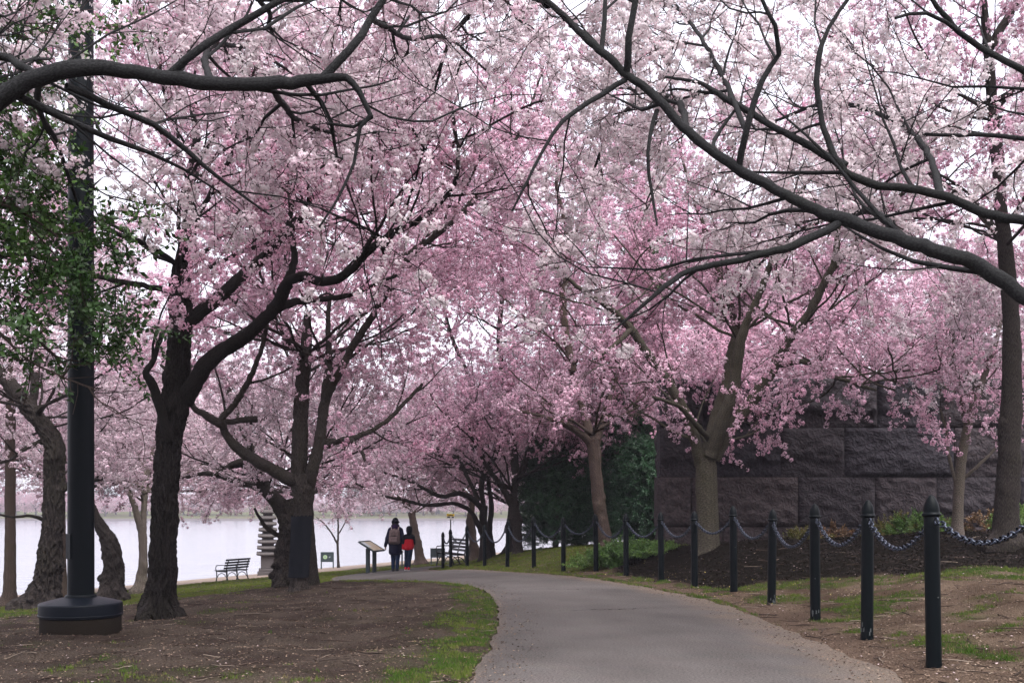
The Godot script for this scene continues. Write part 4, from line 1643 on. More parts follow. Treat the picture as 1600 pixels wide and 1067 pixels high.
	trunk(t, [1497, 838, 17.0, 22, 1497, 815, 17.0, 17, 1499, 770, 17.0, 16, 1503, 720, 17.0, 15, 1510, 680, 17.0, 14, 1518, 640, 17.0, 12], 0.04, 0.2, 16, 0.05, "trunk", 0.03)
	limb(t, [1517, 645, 17.0, 12, 1535, 600, 17.0, 9, 1552, 550, 17.1, 7, 1566, 500, 17.2, 5, 1575, 440, 17.2, 3], 0.25)
	limb(t, [1512, 668, 17.0, 10, 1500, 610, 16.9, 8, 1490, 560, 16.8, 6, 1496, 490, 16.8, 4], 0.25)
	limb(t, [1494, 752, 17.0, 6, 1484, 715, 17.0, 5, 1479, 672, 17.0, 4, 1470, 640, 17.0, 3], 0.8)
	limb(t, [1504, 750, 17.0, 6, 1528, 728, 16.9, 5, 1552, 706, 16.9, 4, 1575, 670, 16.9, 3], 0.8)
	crown(t, at(1518, 620, 17.0), 5, 1.5, 0.8, 0.014)
	finish(t)

	# --- leaning pale trunk before the evergreens
	t = tree("cherry_tree", "cherry with a bare leaning grey trunk in front of the dark evergreen thicket", at(946, 860, 24.0), "bark_grey", "pink", PINK, PINK2)
	t.lowest = EYE + 1.65
	t.away = Vector3(0, 0.1, -0.3)
	t.front = 23.0
	trunk(t, [947, 864, 24.0, 34, 945, 845, 24.0, 24, 940, 810, 24.0, 21, 934, 770, 24.0, 20, 930, 720, 24.0, 20, 926, 688, 24.0, 22], 0.07, 0.4, 20, 0.1)
	limb(t, [925, 695, 24.0, 14, 905, 676, 23.8, 11, 880, 662, 23.6, 9, 845, 650, 23.4, 6, 800, 640, 23.2, 4], 0.2)
	limb(t, [930, 692, 24.0, 15, 942, 660, 24.1, 12, 955, 610, 24.2, 10, 975, 550, 24.3, 8, 990, 470, 24.4, 5], 0.25)
	limb(t, [926, 690, 24.0, 14, 908, 630, 24.2, 11, 890, 560, 24.5, 9, 880, 470, 24.8, 6, 860, 380, 25.0, 4], 0.25)
	t.droop = 0.25
	crown(t, at(928, 670, 24.0), 9, 3.2, 0.6, 0.035)
	t.droop = 0.0
	crown(t, at(900, 560, 24.3), 7, 2.8, 0.7, 0.028)
	limb(t, [895, 580, 24.3, 13, 880, 480, 24.4, 11, 890, 380, 24.5, 9, 870, 290, 24.6, 6, 880, 200, 24.7, 4], 0.2)
	crown(t, at(885, 400, 24.4), 7, 3.0, 0.6, 0.028)
	crown(t, at(872, 290, 24.6), 5, 2.6, 0.6, 0.021)
	finish(t)

	# --- many-stemmed tree behind the bench
	t = tree("cherry_tree", "many-stemmed cherry behind the bench, two long limbs reaching left over the water", at(757, 876, 30.0), "bark_dark", "pink", PINK2, PALE)
	t.lowest = EYE + 0.12
	trunk(t, [757, 880, 30.0, 24, 757, 860, 30.0, 16, 756, 835, 30.0, 13, 755, 810, 30.0, 12, 756, 790, 30.0, 12], 0.08, 0.4, 18, 0.1)
	limb(t, [756, 800, 30.0, 10, 739, 780, 29.8, 9, 717, 771, 29.6, 8, 692, 776, 29.4, 7, 673, 769, 29.2, 6, 640, 752, 29.0, 5, 600, 738, 28.8, 3], 0.35)
	limb(t, [754, 838, 30.0, 8, 745, 815, 29.9, 8, 733, 797, 29.8, 7, 710, 787, 29.6, 6, 680, 789, 29.4, 6, 657, 788, 29.2, 5, 630, 781, 29.0, 5, 592, 773, 28.8, 4, 555, 755, 28.6, 2.5], 0.35)
	limb(t, [757, 800, 30.0, 9, 752, 760, 30.1, 8, 757, 720, 30.2, 7, 745, 660, 30.3, 5, 750, 590, 30.4, 3], 0.3)
	limb(t, [770, 872, 30.3, 13, 765, 830, 30.3, 9, 768, 790, 30.3, 8, 764, 750, 30.3, 7, 775, 690, 30.4, 5, 790, 610, 30.5, 3], 0.5)
	limb(t, [748, 782, 30.0, 7, 728, 740, 30.3, 6, 712, 700, 30.6, 5, 690, 640, 31.0, 3], 0.25)
	limb(t, [752, 690, 30.2, 9, 735, 600, 30.3, 8, 700, 510, 30.4, 6, 690, 430, 30.5, 4], 0.25)
	crown(t, at(705, 520, 30.4), 6, 3.2, 0.5, 0.028)
	crown(t, at(757, 740, 30.2), 11, 4.0, 0.65, 0.035, Vector3.ONE, Vector3(-0.1, 0, 0))
	crown(t, at(720, 720, 30.2), 6, 3.8, 0.35, 0.028, Vector3.ONE, Vector3(-0.4, 0, 0))
	finish(t)

	# --- pale knobbly trunk left of it
	t = tree("cherry_tree", "crooked pale grey cherry trunk left of the many-stemmed tree, by the water", at(741, 870, 37.0), "bark_grey", "pink", PALE, PINK2)
	t.lowest = EYE
	trunk(t, [742, 874, 37.0, 20, 741, 858, 37.0, 13, 737, 835, 37.0, 11, 734, 815, 37.0, 12, 737, 795, 37.0, 10, 738, 775, 37.0, 9], 0.1, 0.4, 18, 0.2)
	crown(t, at(738, 775, 37.0), 12, 4.6, 0.7, 0.042)
	finish(t)

	# --- burred trunk right of it
	t = tree("cherry_tree", "cherry with a burred forked trunk beside the left edge of the evergreen thicket", at(810, 868, 27.0), "bark_dark", "pink", PINK, PINK2)
	t.lowest = EYE + 0.95
	trunk(t, [811, 874, 27.0, 28, 810, 858, 27.0, 17, 808, 830, 27.0, 15, 805, 805, 27.0, 15, 802, 785, 27.0, 16, 798, 772, 27.0, 16], 0.14, 0.4, 20, 0.22)
	limb(t, [800, 790, 27.0, 12, 789, 768, 26.9, 10, 776, 750, 26.8, 9, 765, 735, 26.7, 7, 745, 700, 26.5, 5, 720, 640, 26.3, 3], 0.35)
	limb(t, [803, 782, 27.0, 12, 805, 755, 27.1, 11, 812, 744, 27.1, 9, 819, 732, 27.2, 8, 830, 690, 27.3, 6, 850, 620, 27.4, 4], 0.35)
	crown(t, at(800, 755, 27.0), 10, 3.8, 0.65, 0.035)
	crown(t, at(800, 680, 27.0), 6, 3.0, 0.8, 0.028)
	limb(t, [806, 740, 27.0, 13, 795, 640, 27.1, 11, 780, 540, 27.2, 9, 785, 440, 27.3, 7, 770, 350, 27.4, 4], 0.25)
	crown(t, at(782, 520, 27.2), 7, 3.2, 0.5, 0.028)
	crown(t, at(778, 400, 27.3), 5, 2.8, 0.5, 0.021)
	finish(t)
	# its dark neighbour just behind
	t = tree("cherry_tree", "dark stout cherry trunk half hidden behind the burred one by the thicket", at(800, 862, 33.0), "bark_black", "pink", PINK2, PALE)
	t.lowest = EYE + 0.3
	trunk(t, [797, 866, 33.0, 24, 798, 845, 33.0, 17, 800, 815, 33.0, 15, 802, 785, 33.0, 14], 0.12, 0.4, 18, 0.25)
	crown(t, at(802, 785, 33.0), 12, 4.6, 0.75, 0.042)
	finish(t)

	# --- leaning trunk behind the walkers
	t = tree("cherry_tree", "leaning grey trunk just behind the two walkers at the water's edge", at(655, 877, 44.0), "bark_grey", "pink", PALE, PALE2)
	t.lowest = EYE + 0.15
	trunk(t, [657, 880, 44.0, 22, 655, 868, 44.0, 15, 651, 845, 44.0, 13, 647, 825, 44.0, 12, 643, 800, 44.0, 11], 0.08, 0.4, 18, 0.1)
	crown(t, at(643, 795, 44.0), 12, 4.8, 0.5, 0.042)
	finish(t)

	# --- crooked old tree left of the lamp post
	t = tree("cherry_tree", "old cherry with a thick bent rugged trunk just left of the lamp post", at(72, 938, 20.0), "bark_dark", "pink", PALE, PALE2)
	t.lowest = EYE + 0.2
	trunk(t, [66, 946, 20.0, 63.6, 70, 920, 20.0, 47.0, 75, 880, 20.0, 37.8, 81, 830, 20.0, 31.8, 84, 780, 20.0, 29.5, 84, 735, 20.0, 31.8, 86, 705, 20.0, 30.3, 76, 680, 20.0, 28.7, 58, 655, 20.0, 27.3, 40, 632, 20.0, 24.3, 22, 608, 20.0, 21.2], 0.30, 0.4, 64, 0.14)
	limb(t, [30, 620, 20.0, 28, 10, 596, 19.9, 22, -20, 560, 19.8, 18, -60, 510, 19.6, 12, -90, 440, 19.5, 7], 0.2)
	limb(t, [48, 648, 20.0, 16, 54, 600, 20.1, 13, 60, 540, 20.2, 10, 80, 460, 20.3, 7, 90, 370, 20.4, 4], 0.3)
	limb(t, [72, 815, 20.0, 8, 50, 806, 19.8, 5, 20, 808, 19.6, 4, -20, 800, 19.4, 3], 0.5)
	limb(t, [64, 690, 20.0, 10, 40, 700, 19.7, 7, 10, 720, 19.4, 5, -40, 730, 19.0, 3], 0.3)
	crown(t, at(50, 640, 20.0), 8, 3.4, 0.55, 0.035)
	crown(t, at(50, 660, 20.0), 4, 3.6, 0.1, 0.028, Vector3.ONE, Vector3(0, 0, -0.8))
	finish(t)

	# --- straight grey trunk at the left edge
	t = tree("cherry_tree", "straight slim grey trunk at the far left edge of the lawn", at(14, 938, 22.0), "bark_grey", "pink", PALE, PINK2)
	t.lowest = EYE + 1.5
	trunk(t, [12, 944, 22.0, 28, 14, 925, 22.0, 20, 15, 870, 22.0, 17, 15, 800, 22.0, 16, 15, 700, 22.0, 15, 16, 620, 22.0, 14, 19, 540, 22.0, 12], 0.05, 0.3, 18, 0.06)
	crown(t, at(19, 540, 22.0), 8, 3.2, 0.8, 0.035)
	finish(t)

	# --- the twisted stump that leans to the lamp post
	t = tree("cherry_tree", "twisted hollow-looking stump of a cherry leaning left towards the lamp post", at(178, 928, 22.0), "bark_dark", "pink", PALE, PALE2)
	t.lowest = EYE + 0.2
	trunk(t, [179, 934, 22.0, 46, 178, 915, 22.0, 36, 177, 890, 22.0, 31, 173, 862, 22.0, 29, 165, 838, 22.0, 25, 155, 818, 22.0, 18, 146, 800, 22.0, 14, 138, 775, 22.0, 10, 132, 740, 22.0, 8], 0.24, 0.3, 44, 0.3)
	limb(t, [138, 776, 22.0, 9, 126, 730, 22.1, 7, 130, 670, 22.2, 6, 150, 600, 22.3, 4], 0.3)
	finish(t)

	# --- pale forked tree by the water
	t = tree("cherry_tree", "pale forked trunk by the water between the twisted stump and the massive black trunk", at(219, 917, 27.0), "bark_pale", "pink", PALE, PALE2)
	t.lowest = EYE - 0.1
	trunk(t, [218, 921, 27.0, 24, 221, 900, 27.0, 15, 223, 870, 27.0, 13, 222, 840, 27.0, 14, 221, 820, 27.0, 15], 0.08, 0.4, 18, 0.14)
	limb(t, [219, 828, 27.0, 11, 209, 790, 26.9, 9, 198, 765, 26.8, 7, 170, 720, 26.6, 5, 140, 660, 26.4, 3], 0.3)
	limb(t, [223, 826, 27.0, 11, 225, 780, 27.1, 9, 232, 730, 27.2, 7, 250, 660, 27.3, 4], 0.3)
	crown(t, at(222, 770, 27.0), 10, 3.8, 0.55, 0.035)
	finish(t)
	t = tree("cherry_tree", "thin bare trunk seen just left of the lamp post at the water's edge", at(99, 925, 27.0), "bark_grey", "pink", PALE, PALE2)
	t.lowest = EYE + 0.5
	trunk(t, [99, 928, 27.0, 14, 99, 905, 27.0, 9, 98, 860, 27.0, 8, 97, 800, 27.0, 8, 95, 740, 27.0, 7], 0.05, 0.3, 14, 0.06)
	crown(t, at(95, 745, 27.0), 7, 3.0, 0.7, 0.028)
	finish(t)

	# --- sapling by the walk
	t = tree("cherry_sapling", "spindly sapling with few blossoms beside the small notice board", at(528, 891, 52.0), "bark_dark", "thin", PINK2, PALE, "", "cherry sapling")
	t.lowest = EYE - 1.0
	t.len1 = 1.2
	trunk(t, [529, 893, 52.0, 6, 528, 875, 52.0, 4, 527, 848, 52.0, 3.6], 0.04, 0.3, 12, 0.04)
	limb(t, [527, 850, 52.0, 3, 517, 832, 51.8, 2.6, 506, 818, 51.6, 2.2, 494, 808, 51.4, 1.4], 0.4)
	limb(t, [527.5, 850, 52.0, 3.4, 528, 820, 52.0, 2.8, 526, 795, 52.2, 2.2, 530, 765, 52.2, 1.4], 0.25)
	limb(t, [528, 835, 52.0, 2.4, 536, 822, 52.0, 1.8, 545, 800, 52.0, 1.3], 0.3)
	finish(t)

	# --- crowns behind: over the wall and along the water
	var behind := [
		[126, 760, 30.0, "pale cherry at the lake edge directly behind the lamp post", 3.8],
		[254, 760, 34.0, "pale cherry at the lake edge directly behind the massive black trunk", 4.0],
		[1010, 700, 27.5, "cherry crown rising behind the left end of the stone wall", 3.6],
		[1330, 700, 26.0, "deep pink cherry behind the middle of the stone wall", 3.6],
		[1560, 700, 27.0, "deep pink cherry behind the right part of the stone wall", 3.6],
		[1180, 560, 34.0, "tall cherry far behind the forked tree and the wall", 4.6],
		[1450, 560, 36.0, "tall cherry far behind the wall near the right edge", 4.6],
		[738, 770, 47.0, "cherry at the water's edge behind the many-stemmed tree and the pole sign", 5.2],
		[468, 770, 34.0, "pale cherry by the lake behind the wrapped centre tree, crown above the lone bench", 4.4],
		[900, 780, 42.0, "cherry behind the evergreen thicket towards the water", 4.6]]
	for b in behind:
		var d: float = b[2]
		var p := at(b[0], b[1], d)
		var gy := ground(p.x, d)
		t = tree("cherry_tree", b[3], Vector3(p.x, gy, p.z), "bark_dark", "pink", PINK if b[0] > 950 else PALE, PINK2)
		t.lowest = EYE + (1.2 if b[0] > 950 else -0.5)
		t.size = 1.15
		var px: float = b[0]
		var base_py: float = HZ - (gy - EYE) / d * F
		var w: float = 0.36 / d * F
		trunk(t, [px, base_py + 4, d, w * 1.5, px + 1, lerpf(base_py, b[1], 0.3), d, w, px - 2, lerpf(base_py, b[1], 0.7), d, w * 0.9, px, b[1], d, w * 0.8], 0.1, 0.4, 16, 0.1, "trunk", 0.08)
		var low_hang: float = 0.2 if b[0] < 700 else 0.7
		crown(t, p, 12, b[4], low_hang, 0.06)
		crown(t, p + Vector3(0, 1.2, 0), 7, b[4] * 0.8, 0.9, 0.05)
		finish(t)


func greenery() -> void:
	var t: Grower
	# broad-leaved evergreen at the left edge
	t = tree("holly_tree", "glossy dark green broadleaf evergreen hanging in at the left edge before the lamp post", on_ground(-6.2, 7.6), "bark_grey", "holly", Color(0.030, 0.085, 0.014), Color(0.085, 0.18, 0.026), "", "holly tree")
	t.len1 = 0.75
	t.len2 = 0.36
	t.gap1 = 0.2
	t.gap2 = 0.15
	t.gap3 = 0.105
	t.lowest = EYE + 1.15
	trunk(t, [-470, 1040, 7.6, 70, -465, 960, 7.6, 48, -460, 700, 7.6, 42, -450, 400, 7.6, 36, -440, 100, 7.6, 26, -436, -120, 7.6, 12], 0.06, 0.4, 20, 0.06)
	limb(t, [-460, 650, 7.6, 20, -300, 560, 7.6, 16, -150, 520, 7.7, 12, -20, 500, 7.8, 9, 40, 520, 7.9, 7, 90, 560, 8.0, 4], 0.3)
	limb(t, [-455, 520, 7.6, 20, -300, 420, 7.7, 16, -150, 350, 7.8, 12, -20, 320, 7.9, 9, 50, 330, 8.1, 6, 100, 350, 8.2, 4], 0.3)
	limb(t, [-450, 380, 7.6, 18, -300, 280, 7.8, 14, -150, 220, 7.9, 10, -30, 180, 8.1, 7, 30, 170, 8.2, 4], 0.3)
	limb(t, [-460, 600, 7.6, 16, -300, 480, 7.9, 12, -140, 420, 8.1, 9, 0, 400, 8.3, 7, 60, 400, 8.5, 5, 110, 420, 8.5, 3], 0.3)
	limb(t, [-445, 250, 7.6, 16, -300, 130, 7.6, 12, -150, 70, 7.6, 8, -40, 40, 7.6, 5, 20, 20, 7.6, 3], 0.3)
	limb(t, [-445, 150, 7.6, 14, -300, 60, 7.7, 11, -150, 10, 7.8, 8, -40, -20, 7.9, 6, 50, -10, 8.0, 4, 100, 30, 8.1, 3], 0.3)
	limb(t, [-445, 320, 7.6, 14, -300, 230, 7.5, 11, -150, 170, 7.5, 8, -60, 140, 7.5, 6, 20, 150, 7.6, 4, 70, 190, 7.7, 3], 0.3)
	limb(t, [-450, 450, 7.6, 14, -300, 370, 7.4, 11, -150, 330, 7.4, 8, -50, 310, 7.5, 6, 30, 330, 7.6, 4, 90, 370, 7.7, 3], 0.3)
	limb(t, [-20, 500, 7.8, 5, 40, 560, 7.7, 4, 100, 590, 7.6, 3, 150, 610, 7.6, 2], 0.1)
	limb(t, [60, 430, 8.3, 4, 120, 470, 8.2, 3, 190, 480, 8.1, 2], 0.1)
	finish(t, "foliage")

	# the dark thicket left of the wall
	var spots := [
		[905, 862, 29.0, 1.25, 4.2, "tallest dark evergreen of the thicket, behind the leaning grey trunk"],
		[985, 864, 27.0, 1.15, 3.9, "dark evergreen filling the gap between thicket and stone wall"],
		[868, 862, 28.0, 0.85, 3.0, "lower dark evergreen at the left edge of the thicket, over the grass"],
		[1020, 862, 24.5, 0.7, 2.4, "narrow dark evergreen against the left end of the stone wall"]]
	for s in spots:
		var d: float = s[2]
		var x := (float(s[0]) - 800.0) / F * d
		t = tree("evergreen_shrub", s[5], on_ground(x, d), "bark_dark", "conifer", Color(0.018, 0.062, 0.030), Color(0.055, 0.145, 0.065), "dark evergreens beside the wall", "evergreen")
		var h: float = s[4]
		var r: float = s[3]
		var stem := Geo.new()
		var foot := t.root.position
		stem.tube(PackedVector3Array([foot + Vector3(0, -0.1, 0), foot + Vector3(0.05, h * 0.5, 0), foot + Vector3(0, h * 0.95, 0)]), PackedFloat32Array([0.09, 0.06, 0.015]), 10)
		stem.tint = Color(0.9, 0.9, 0.9)
		put("trunk", stem.mesh(), t.bark, t.root, -foot)
		for k in int(2300 * r):
			var f := pow(rng.randf(), 0.8)
			var a := R(0, TAU)
			var lump := 1.0 + 0.3 * noise.get_noise_3d(cos(a) * 20.0 + x * 9.0, f * 60.0, sin(a) * 20.0)
			var rad := r * lump * sqrt(maxf(0.05, 1.0 - pow(absf(f - 0.35) / 0.68, 2.2))) * pow(rng.randf(), 0.25)
			var p := foot + Vector3(cos(a) * rad, 0.05 + f * h, sin(a) * rad)
			spray_at(t, p, Vector3(cos(a), 0.35, sin(a)))
		finish(t, "foliage")

	# taller green trees glimpsed through the blossom
	for s in [[1010, 330, 40.0, 1.7, 9.0, "tall dark green conifer glimpsed through the blossom right of centre"], [1120, 420, 38.0, 1.9, 6.0, "green conifer glimpsed through the fork of the cherry before the wall"]]:
		var d: float = s[2]
		var x := (float(s[0]) - 800.0) / F * d
		t = tree("conifer_tree", s[5], on_ground(x, d), "bark_dark", "conifer", Color(0.05, 0.085, 0.03), Color(0.09, 0.14, 0.05), "", "conifer")
		t.size = 1.7
		var foot := t.root.position
		var top := at(s[0], s[1], d).y - foot.y
		var stem := Geo.new()
		stem.tint = Color(0.9, 0.9, 0.9)
		stem.tube(PackedVector3Array([foot + Vector3(0, -0.2, 0), foot + Vector3(0.1, top * 0.5, 0), foot + Vector3(0, top, 0)]), PackedFloat32Array([0.2, 0.12, 0.02]), 12)
		put("trunk", stem.mesh(), t.bark, t.root, -foot)
		for k in 2200:
			var f := rng.randf()
			var a := R(0, TAU)
			var layer := 0.75 + 0.25 * sin(f * top * 6.0)
			var rad: float = s[3] * (1.0 - pow(f, 1.6)) * layer * pow(rng.randf(), 0.35)
			spray_at(t, foot + Vector3(cos(a) * rad, 0.6 + f * (top - 0.6) - rad * 0.2, sin(a) * rad), Vector3(cos(a), 0.05, sin(a)))
		finish(t, "foliage")

	# low plants in the bed
	var low := [
		[940, 884, 19.6, 0.42, 0.24, 0, "low bright green juniper at the left end of the mulch bed"],
		[985, 884, 19.4, 0.5, 0.30, 0, "low spreading green juniper under the left end of the wall"],
		[1020, 880, 19.0, 0.35, 0.24, 0, "small green juniper touching the wall corner"],
		[1262, 850, 19.2, 0.26, 0.2, 1, "small yellowish plant at the wall foot right of the forked tree"],
		[1300, 846, 19.2, 0.22, 0.22, 2, "small rusty plant at the wall foot beside the yellowish one"],
		[1395, 846, 18.6, 0.36, 0.30, 1, "yellow-green plant at the wall foot between two near bollards"],
		[1440, 846, 18.4, 0.42, 0.34, 0, "bushy green plant at the wall foot behind the nearest bollard"],
		[1480, 842, 18.6, 0.25, 0.24, 1, "thin yellowish plant left of the pale young cherry"],
		[1540, 838, 18.2, 0.22, 0.34, 2, "dry reddish plant between the young cherry and the tall trunk"],
		[1592, 828, 18.0, 0.3, 0.4, 0, "green leafy plant right of the tall trunk at the frame edge"]]
	for s in low:
		var d: float = s[2]
		var x := (float(s[0]) - 800.0) / F * d
		var cc: Array = [[Color(0.085, 0.18, 0.035), Color(0.17, 0.28, 0.06)], [Color(0.14, 0.14, 0.03), Color(0.25, 0.20, 0.05)], [Color(0.18, 0.09, 0.045), Color(0.24, 0.14, 0.07)]][s[5]]
		t = tree("juniper" if s[5] == 0 else "bed_plant", s[6], on_ground(x, d, -0.02), "bark_dark", "low", cc[0], cc[1], "low plants along the wall foot", "shrub")
		for k in int(120 * s[3] / 0.3 * (1.3 if s[5] == 0 else 0.6)):
			var a := R(0, TAU)
			var q := sqrt(rng.randf())
			var p := t.root.position + Vector3(cos(a) * q * s[3] * 1.5, 0.02 + (1.0 - q * q) * s[4] * R(0.2, 1.0), sin(a) * q * s[3] * 0.8)
			spray_at(t, p, Vector3(cos(a) * q, 0.7, sin(a) * q))
		finish(t, "foliage")


func far_shore() -> void:
	# a few kinds of far tree, then copies with their own places and sizes
	var protos := []
	var kinds := [
		["distant_cherry", "pink cherry tree in the row on the far shore", "cherry tree", "pink", Color(0.86, 0.62, 0.72), Color(0.90, 0.76, 0.81), 4.6, 6.5, 300],
		["distant_cherry", "pink cherry tree in the row on the far shore", "cherry tree", "pink", Color(0.84, 0.66, 0.73), Color(0.88, 0.78, 0.81), 5.4, 7.5, 340],
		["distant_evergreen", "dark evergreen tree among the cherries on the far shore", "evergreen", "conifer", Color(0.02, 0.05, 0.035), Color(0.04, 0.08, 0.05), 4.0, 8.0, 420],
		["distant_bare_tree", "tall greyish budding tree behind the cherries on the far shore", "tree", "low", Color(0.17, 0.17, 0.11), Color(0.26, 0.24, 0.17), 6.5, 17.0, 420]]
	for q in kinds:
		var t := tree(q[0], q[1], Vector3.ZERO, "bark_dark", q[3], q[4], q[5], "far shore " + q[2] + "s" if q[0] != "distant_bare_tree" else "far shore tall trees", q[2])
		t.keep_clear = -1e9
		t.size = {"pink": 3.4, "conifer": 4.0, "low": 5.5}[q[3]]
		var h: float = q[7]
		var stem := Geo.new()
		stem.tint = Color(0.9, 0.9, 0.9)
		stem.tube(PackedVector3Array([Vector3(0, -0.3, 0), Vector3(0.1, h * 0.3, 0), Vector3(-0.1, h * 0.75, 0.2)]), PackedFloat32Array([0.35, 0.24, 0.08]), 8)
		for k in 7:
			var a := k * 2.4
			var o := Vector3(0, h * R(0.22, 0.5), 0)
			stem.tube(wander(o, Vector3(cos(a), 0.8, sin(a)), h * 0.45, 4, 0.2, 0.05), tapered(5, 0.14, 0.03), 5, false)
		put("trunk", stem.mesh(), t.bark, t.root)
		for k in q[8]:
			var a := R(0, TAU)
			var f := rng.randf()
			var lump := 1.0 + 0.45 * noise.get_noise_3d(cos(a) * 25.0, f * 40.0 + h * 9.0, sin(a) * 25.0)
			var rad: float = q[6] * lump * sqrt(maxf(0.0, 1.0 - pow(absf(f - 0.42) / 0.6, 2.0))) * pow(rng.randf(), 0.35)
			var y0 := 0.20 if q[3] == "pink" else 0.05 if q[3] == "conifer" else 0.25
			spray_at(t, Vector3(cos(a) * rad, h * lerpf(y0, 1.0, f), sin(a) * rad), Vector3(cos(a), 0.3, sin(a)))
		finish(t, "foliage")
		protos.append(t.root)
	var used := [false, false, false, false]
	var place := func(k: int, px: float, back: float, s: float) -> void:
		var o: Node3D = protos[k]
		if used[k]:
			o = protos[k].duplicate()
			o.name = numbered(String(protos[k].name).get_slice("_0", 0))
			add_child(o)
		used[k] = true
		var xx := (px - 800.0) / F * (352.0 + back)
		var z0 := -350.0 - 14.0 * sin(xx * 0.012) - absf(xx) * 0.03
		o.position = Vector3(xx, 1.0 + minf(back, 14.0) * 0.064 + maxf(0.0, back - 14.0) * 0.03, z0 - back)
		o.rotation.y = R(0, TAU)
		o.scale = Vector3(s, s * R(0.9, 1.15), s)
	var px := -120.0
	while px < 1000.0:
		place.call(0 if rng.randf() < 0.5 else 1, px, R(6.0, 20.0), R(0.8, 1.15))
		px += R(14.0, 26.0)
	for q in [565, 590, 612, 634, 655, 325, 610, 690, 180, 30, 840, 880]:
		place.call(2, q + R(-4, 4), R(20.0, 34.0), R(0.7, 1.1))
	px = -150.0
	while px < 1100.0:
		place.call(3, px, R(40.0, 90.0), R(0.7, 1.15))
		px += R(20.0, 45.0)


# ---------------------------------------------------------------- street furniture
func lamp_post() -> void:
	var d := 9.5
	var o := base("lamp_post", on_ground(-4.12, d, -0.06))
	tag(o, "thick dark blue-black metal pole rising from a wide round drum base", "lamp post")
	var g := Geo.new()
	var b := EYE - 1.013 - o.position.y
	g.lathe(Vector3.ZERO, [[0.0, -0.2], [0.362, -0.2], [0.362, b - 0.01], [0.355, b - 0.002], [0.0, b - 0.002]], 48)
	put("footing", g.mesh(), M.concrete, o)
	g = Geo.new()
	g.lathe(Vector3.ZERO, [[0.366, b], [0.374, b + 0.006], [0.374, b + 0.116], [0.371, b + 0.127], [0.362, b + 0.134], [0.28, b + 0.156], [0.20, b + 0.175], [0.135, b + 0.188], [0.0, b + 0.188]], 64)
	var drum := put("drum", g.mesh(), M.drum_paint, o)
	for k in 4:
		# the joints between the four castings of the lid
		g = Geo.new()
		var a := 0.55 + k * TAU / 4
		var dr := Vector3(cos(a), 0, sin(a))
		g.bar(dr * 0.36 + Vector3(0, b + 0.1365, 0), dr * 0.14 + Vector3(0, b + 0.1885, 0), 0.006, 0.003)
		put("seam", g.mesh(), M.iron, drum)
	g = Geo.new()
	g.lathe(Vector3.ZERO, [[0.37, b + 0.016], [0.379, b + 0.018], [0.379, b + 0.028], [0.37, b + 0.030]], 64)
	put("band", g.mesh(), M.drum_paint, drum)
	g = Geo.new()
	g.lathe(Vector3.ZERO, [[0.142, b + 0.17], [0.142, b + 0.195], [0.134, b + 0.207], [0.121, b + 0.211], [0.119, b + 1.5], [0.112, 6.6], [0.09, 6.7], [0.0, 6.7]], 40)
	put("pole", g.mesh(), M.lamp_paint, o)
	g = Geo.new()
	g.lathe(Vector3(0, 6.72, 0), [[0.0, -0.04], [0.06, -0.04], [0.06, 0.1], [0.20, 0.18], [0.24, 0.4], [0.20, 0.62], [0.08, 0.74], [0.0, 0.8]], 24)
	put("lamp_head", g.mesh(), M.sign_grey, o)
	g = Geo.new()
	g.box(Vector3(-0.05, 0, -0.004), Vector3(0.05, 0.24, 0.006), 0.004)
	put("hand_hole_cover", g.mesh(), M.lamp_paint, o, Vector3(-0.08, b + 0.55, 0.088), Vector3(0, -0.74, 0))


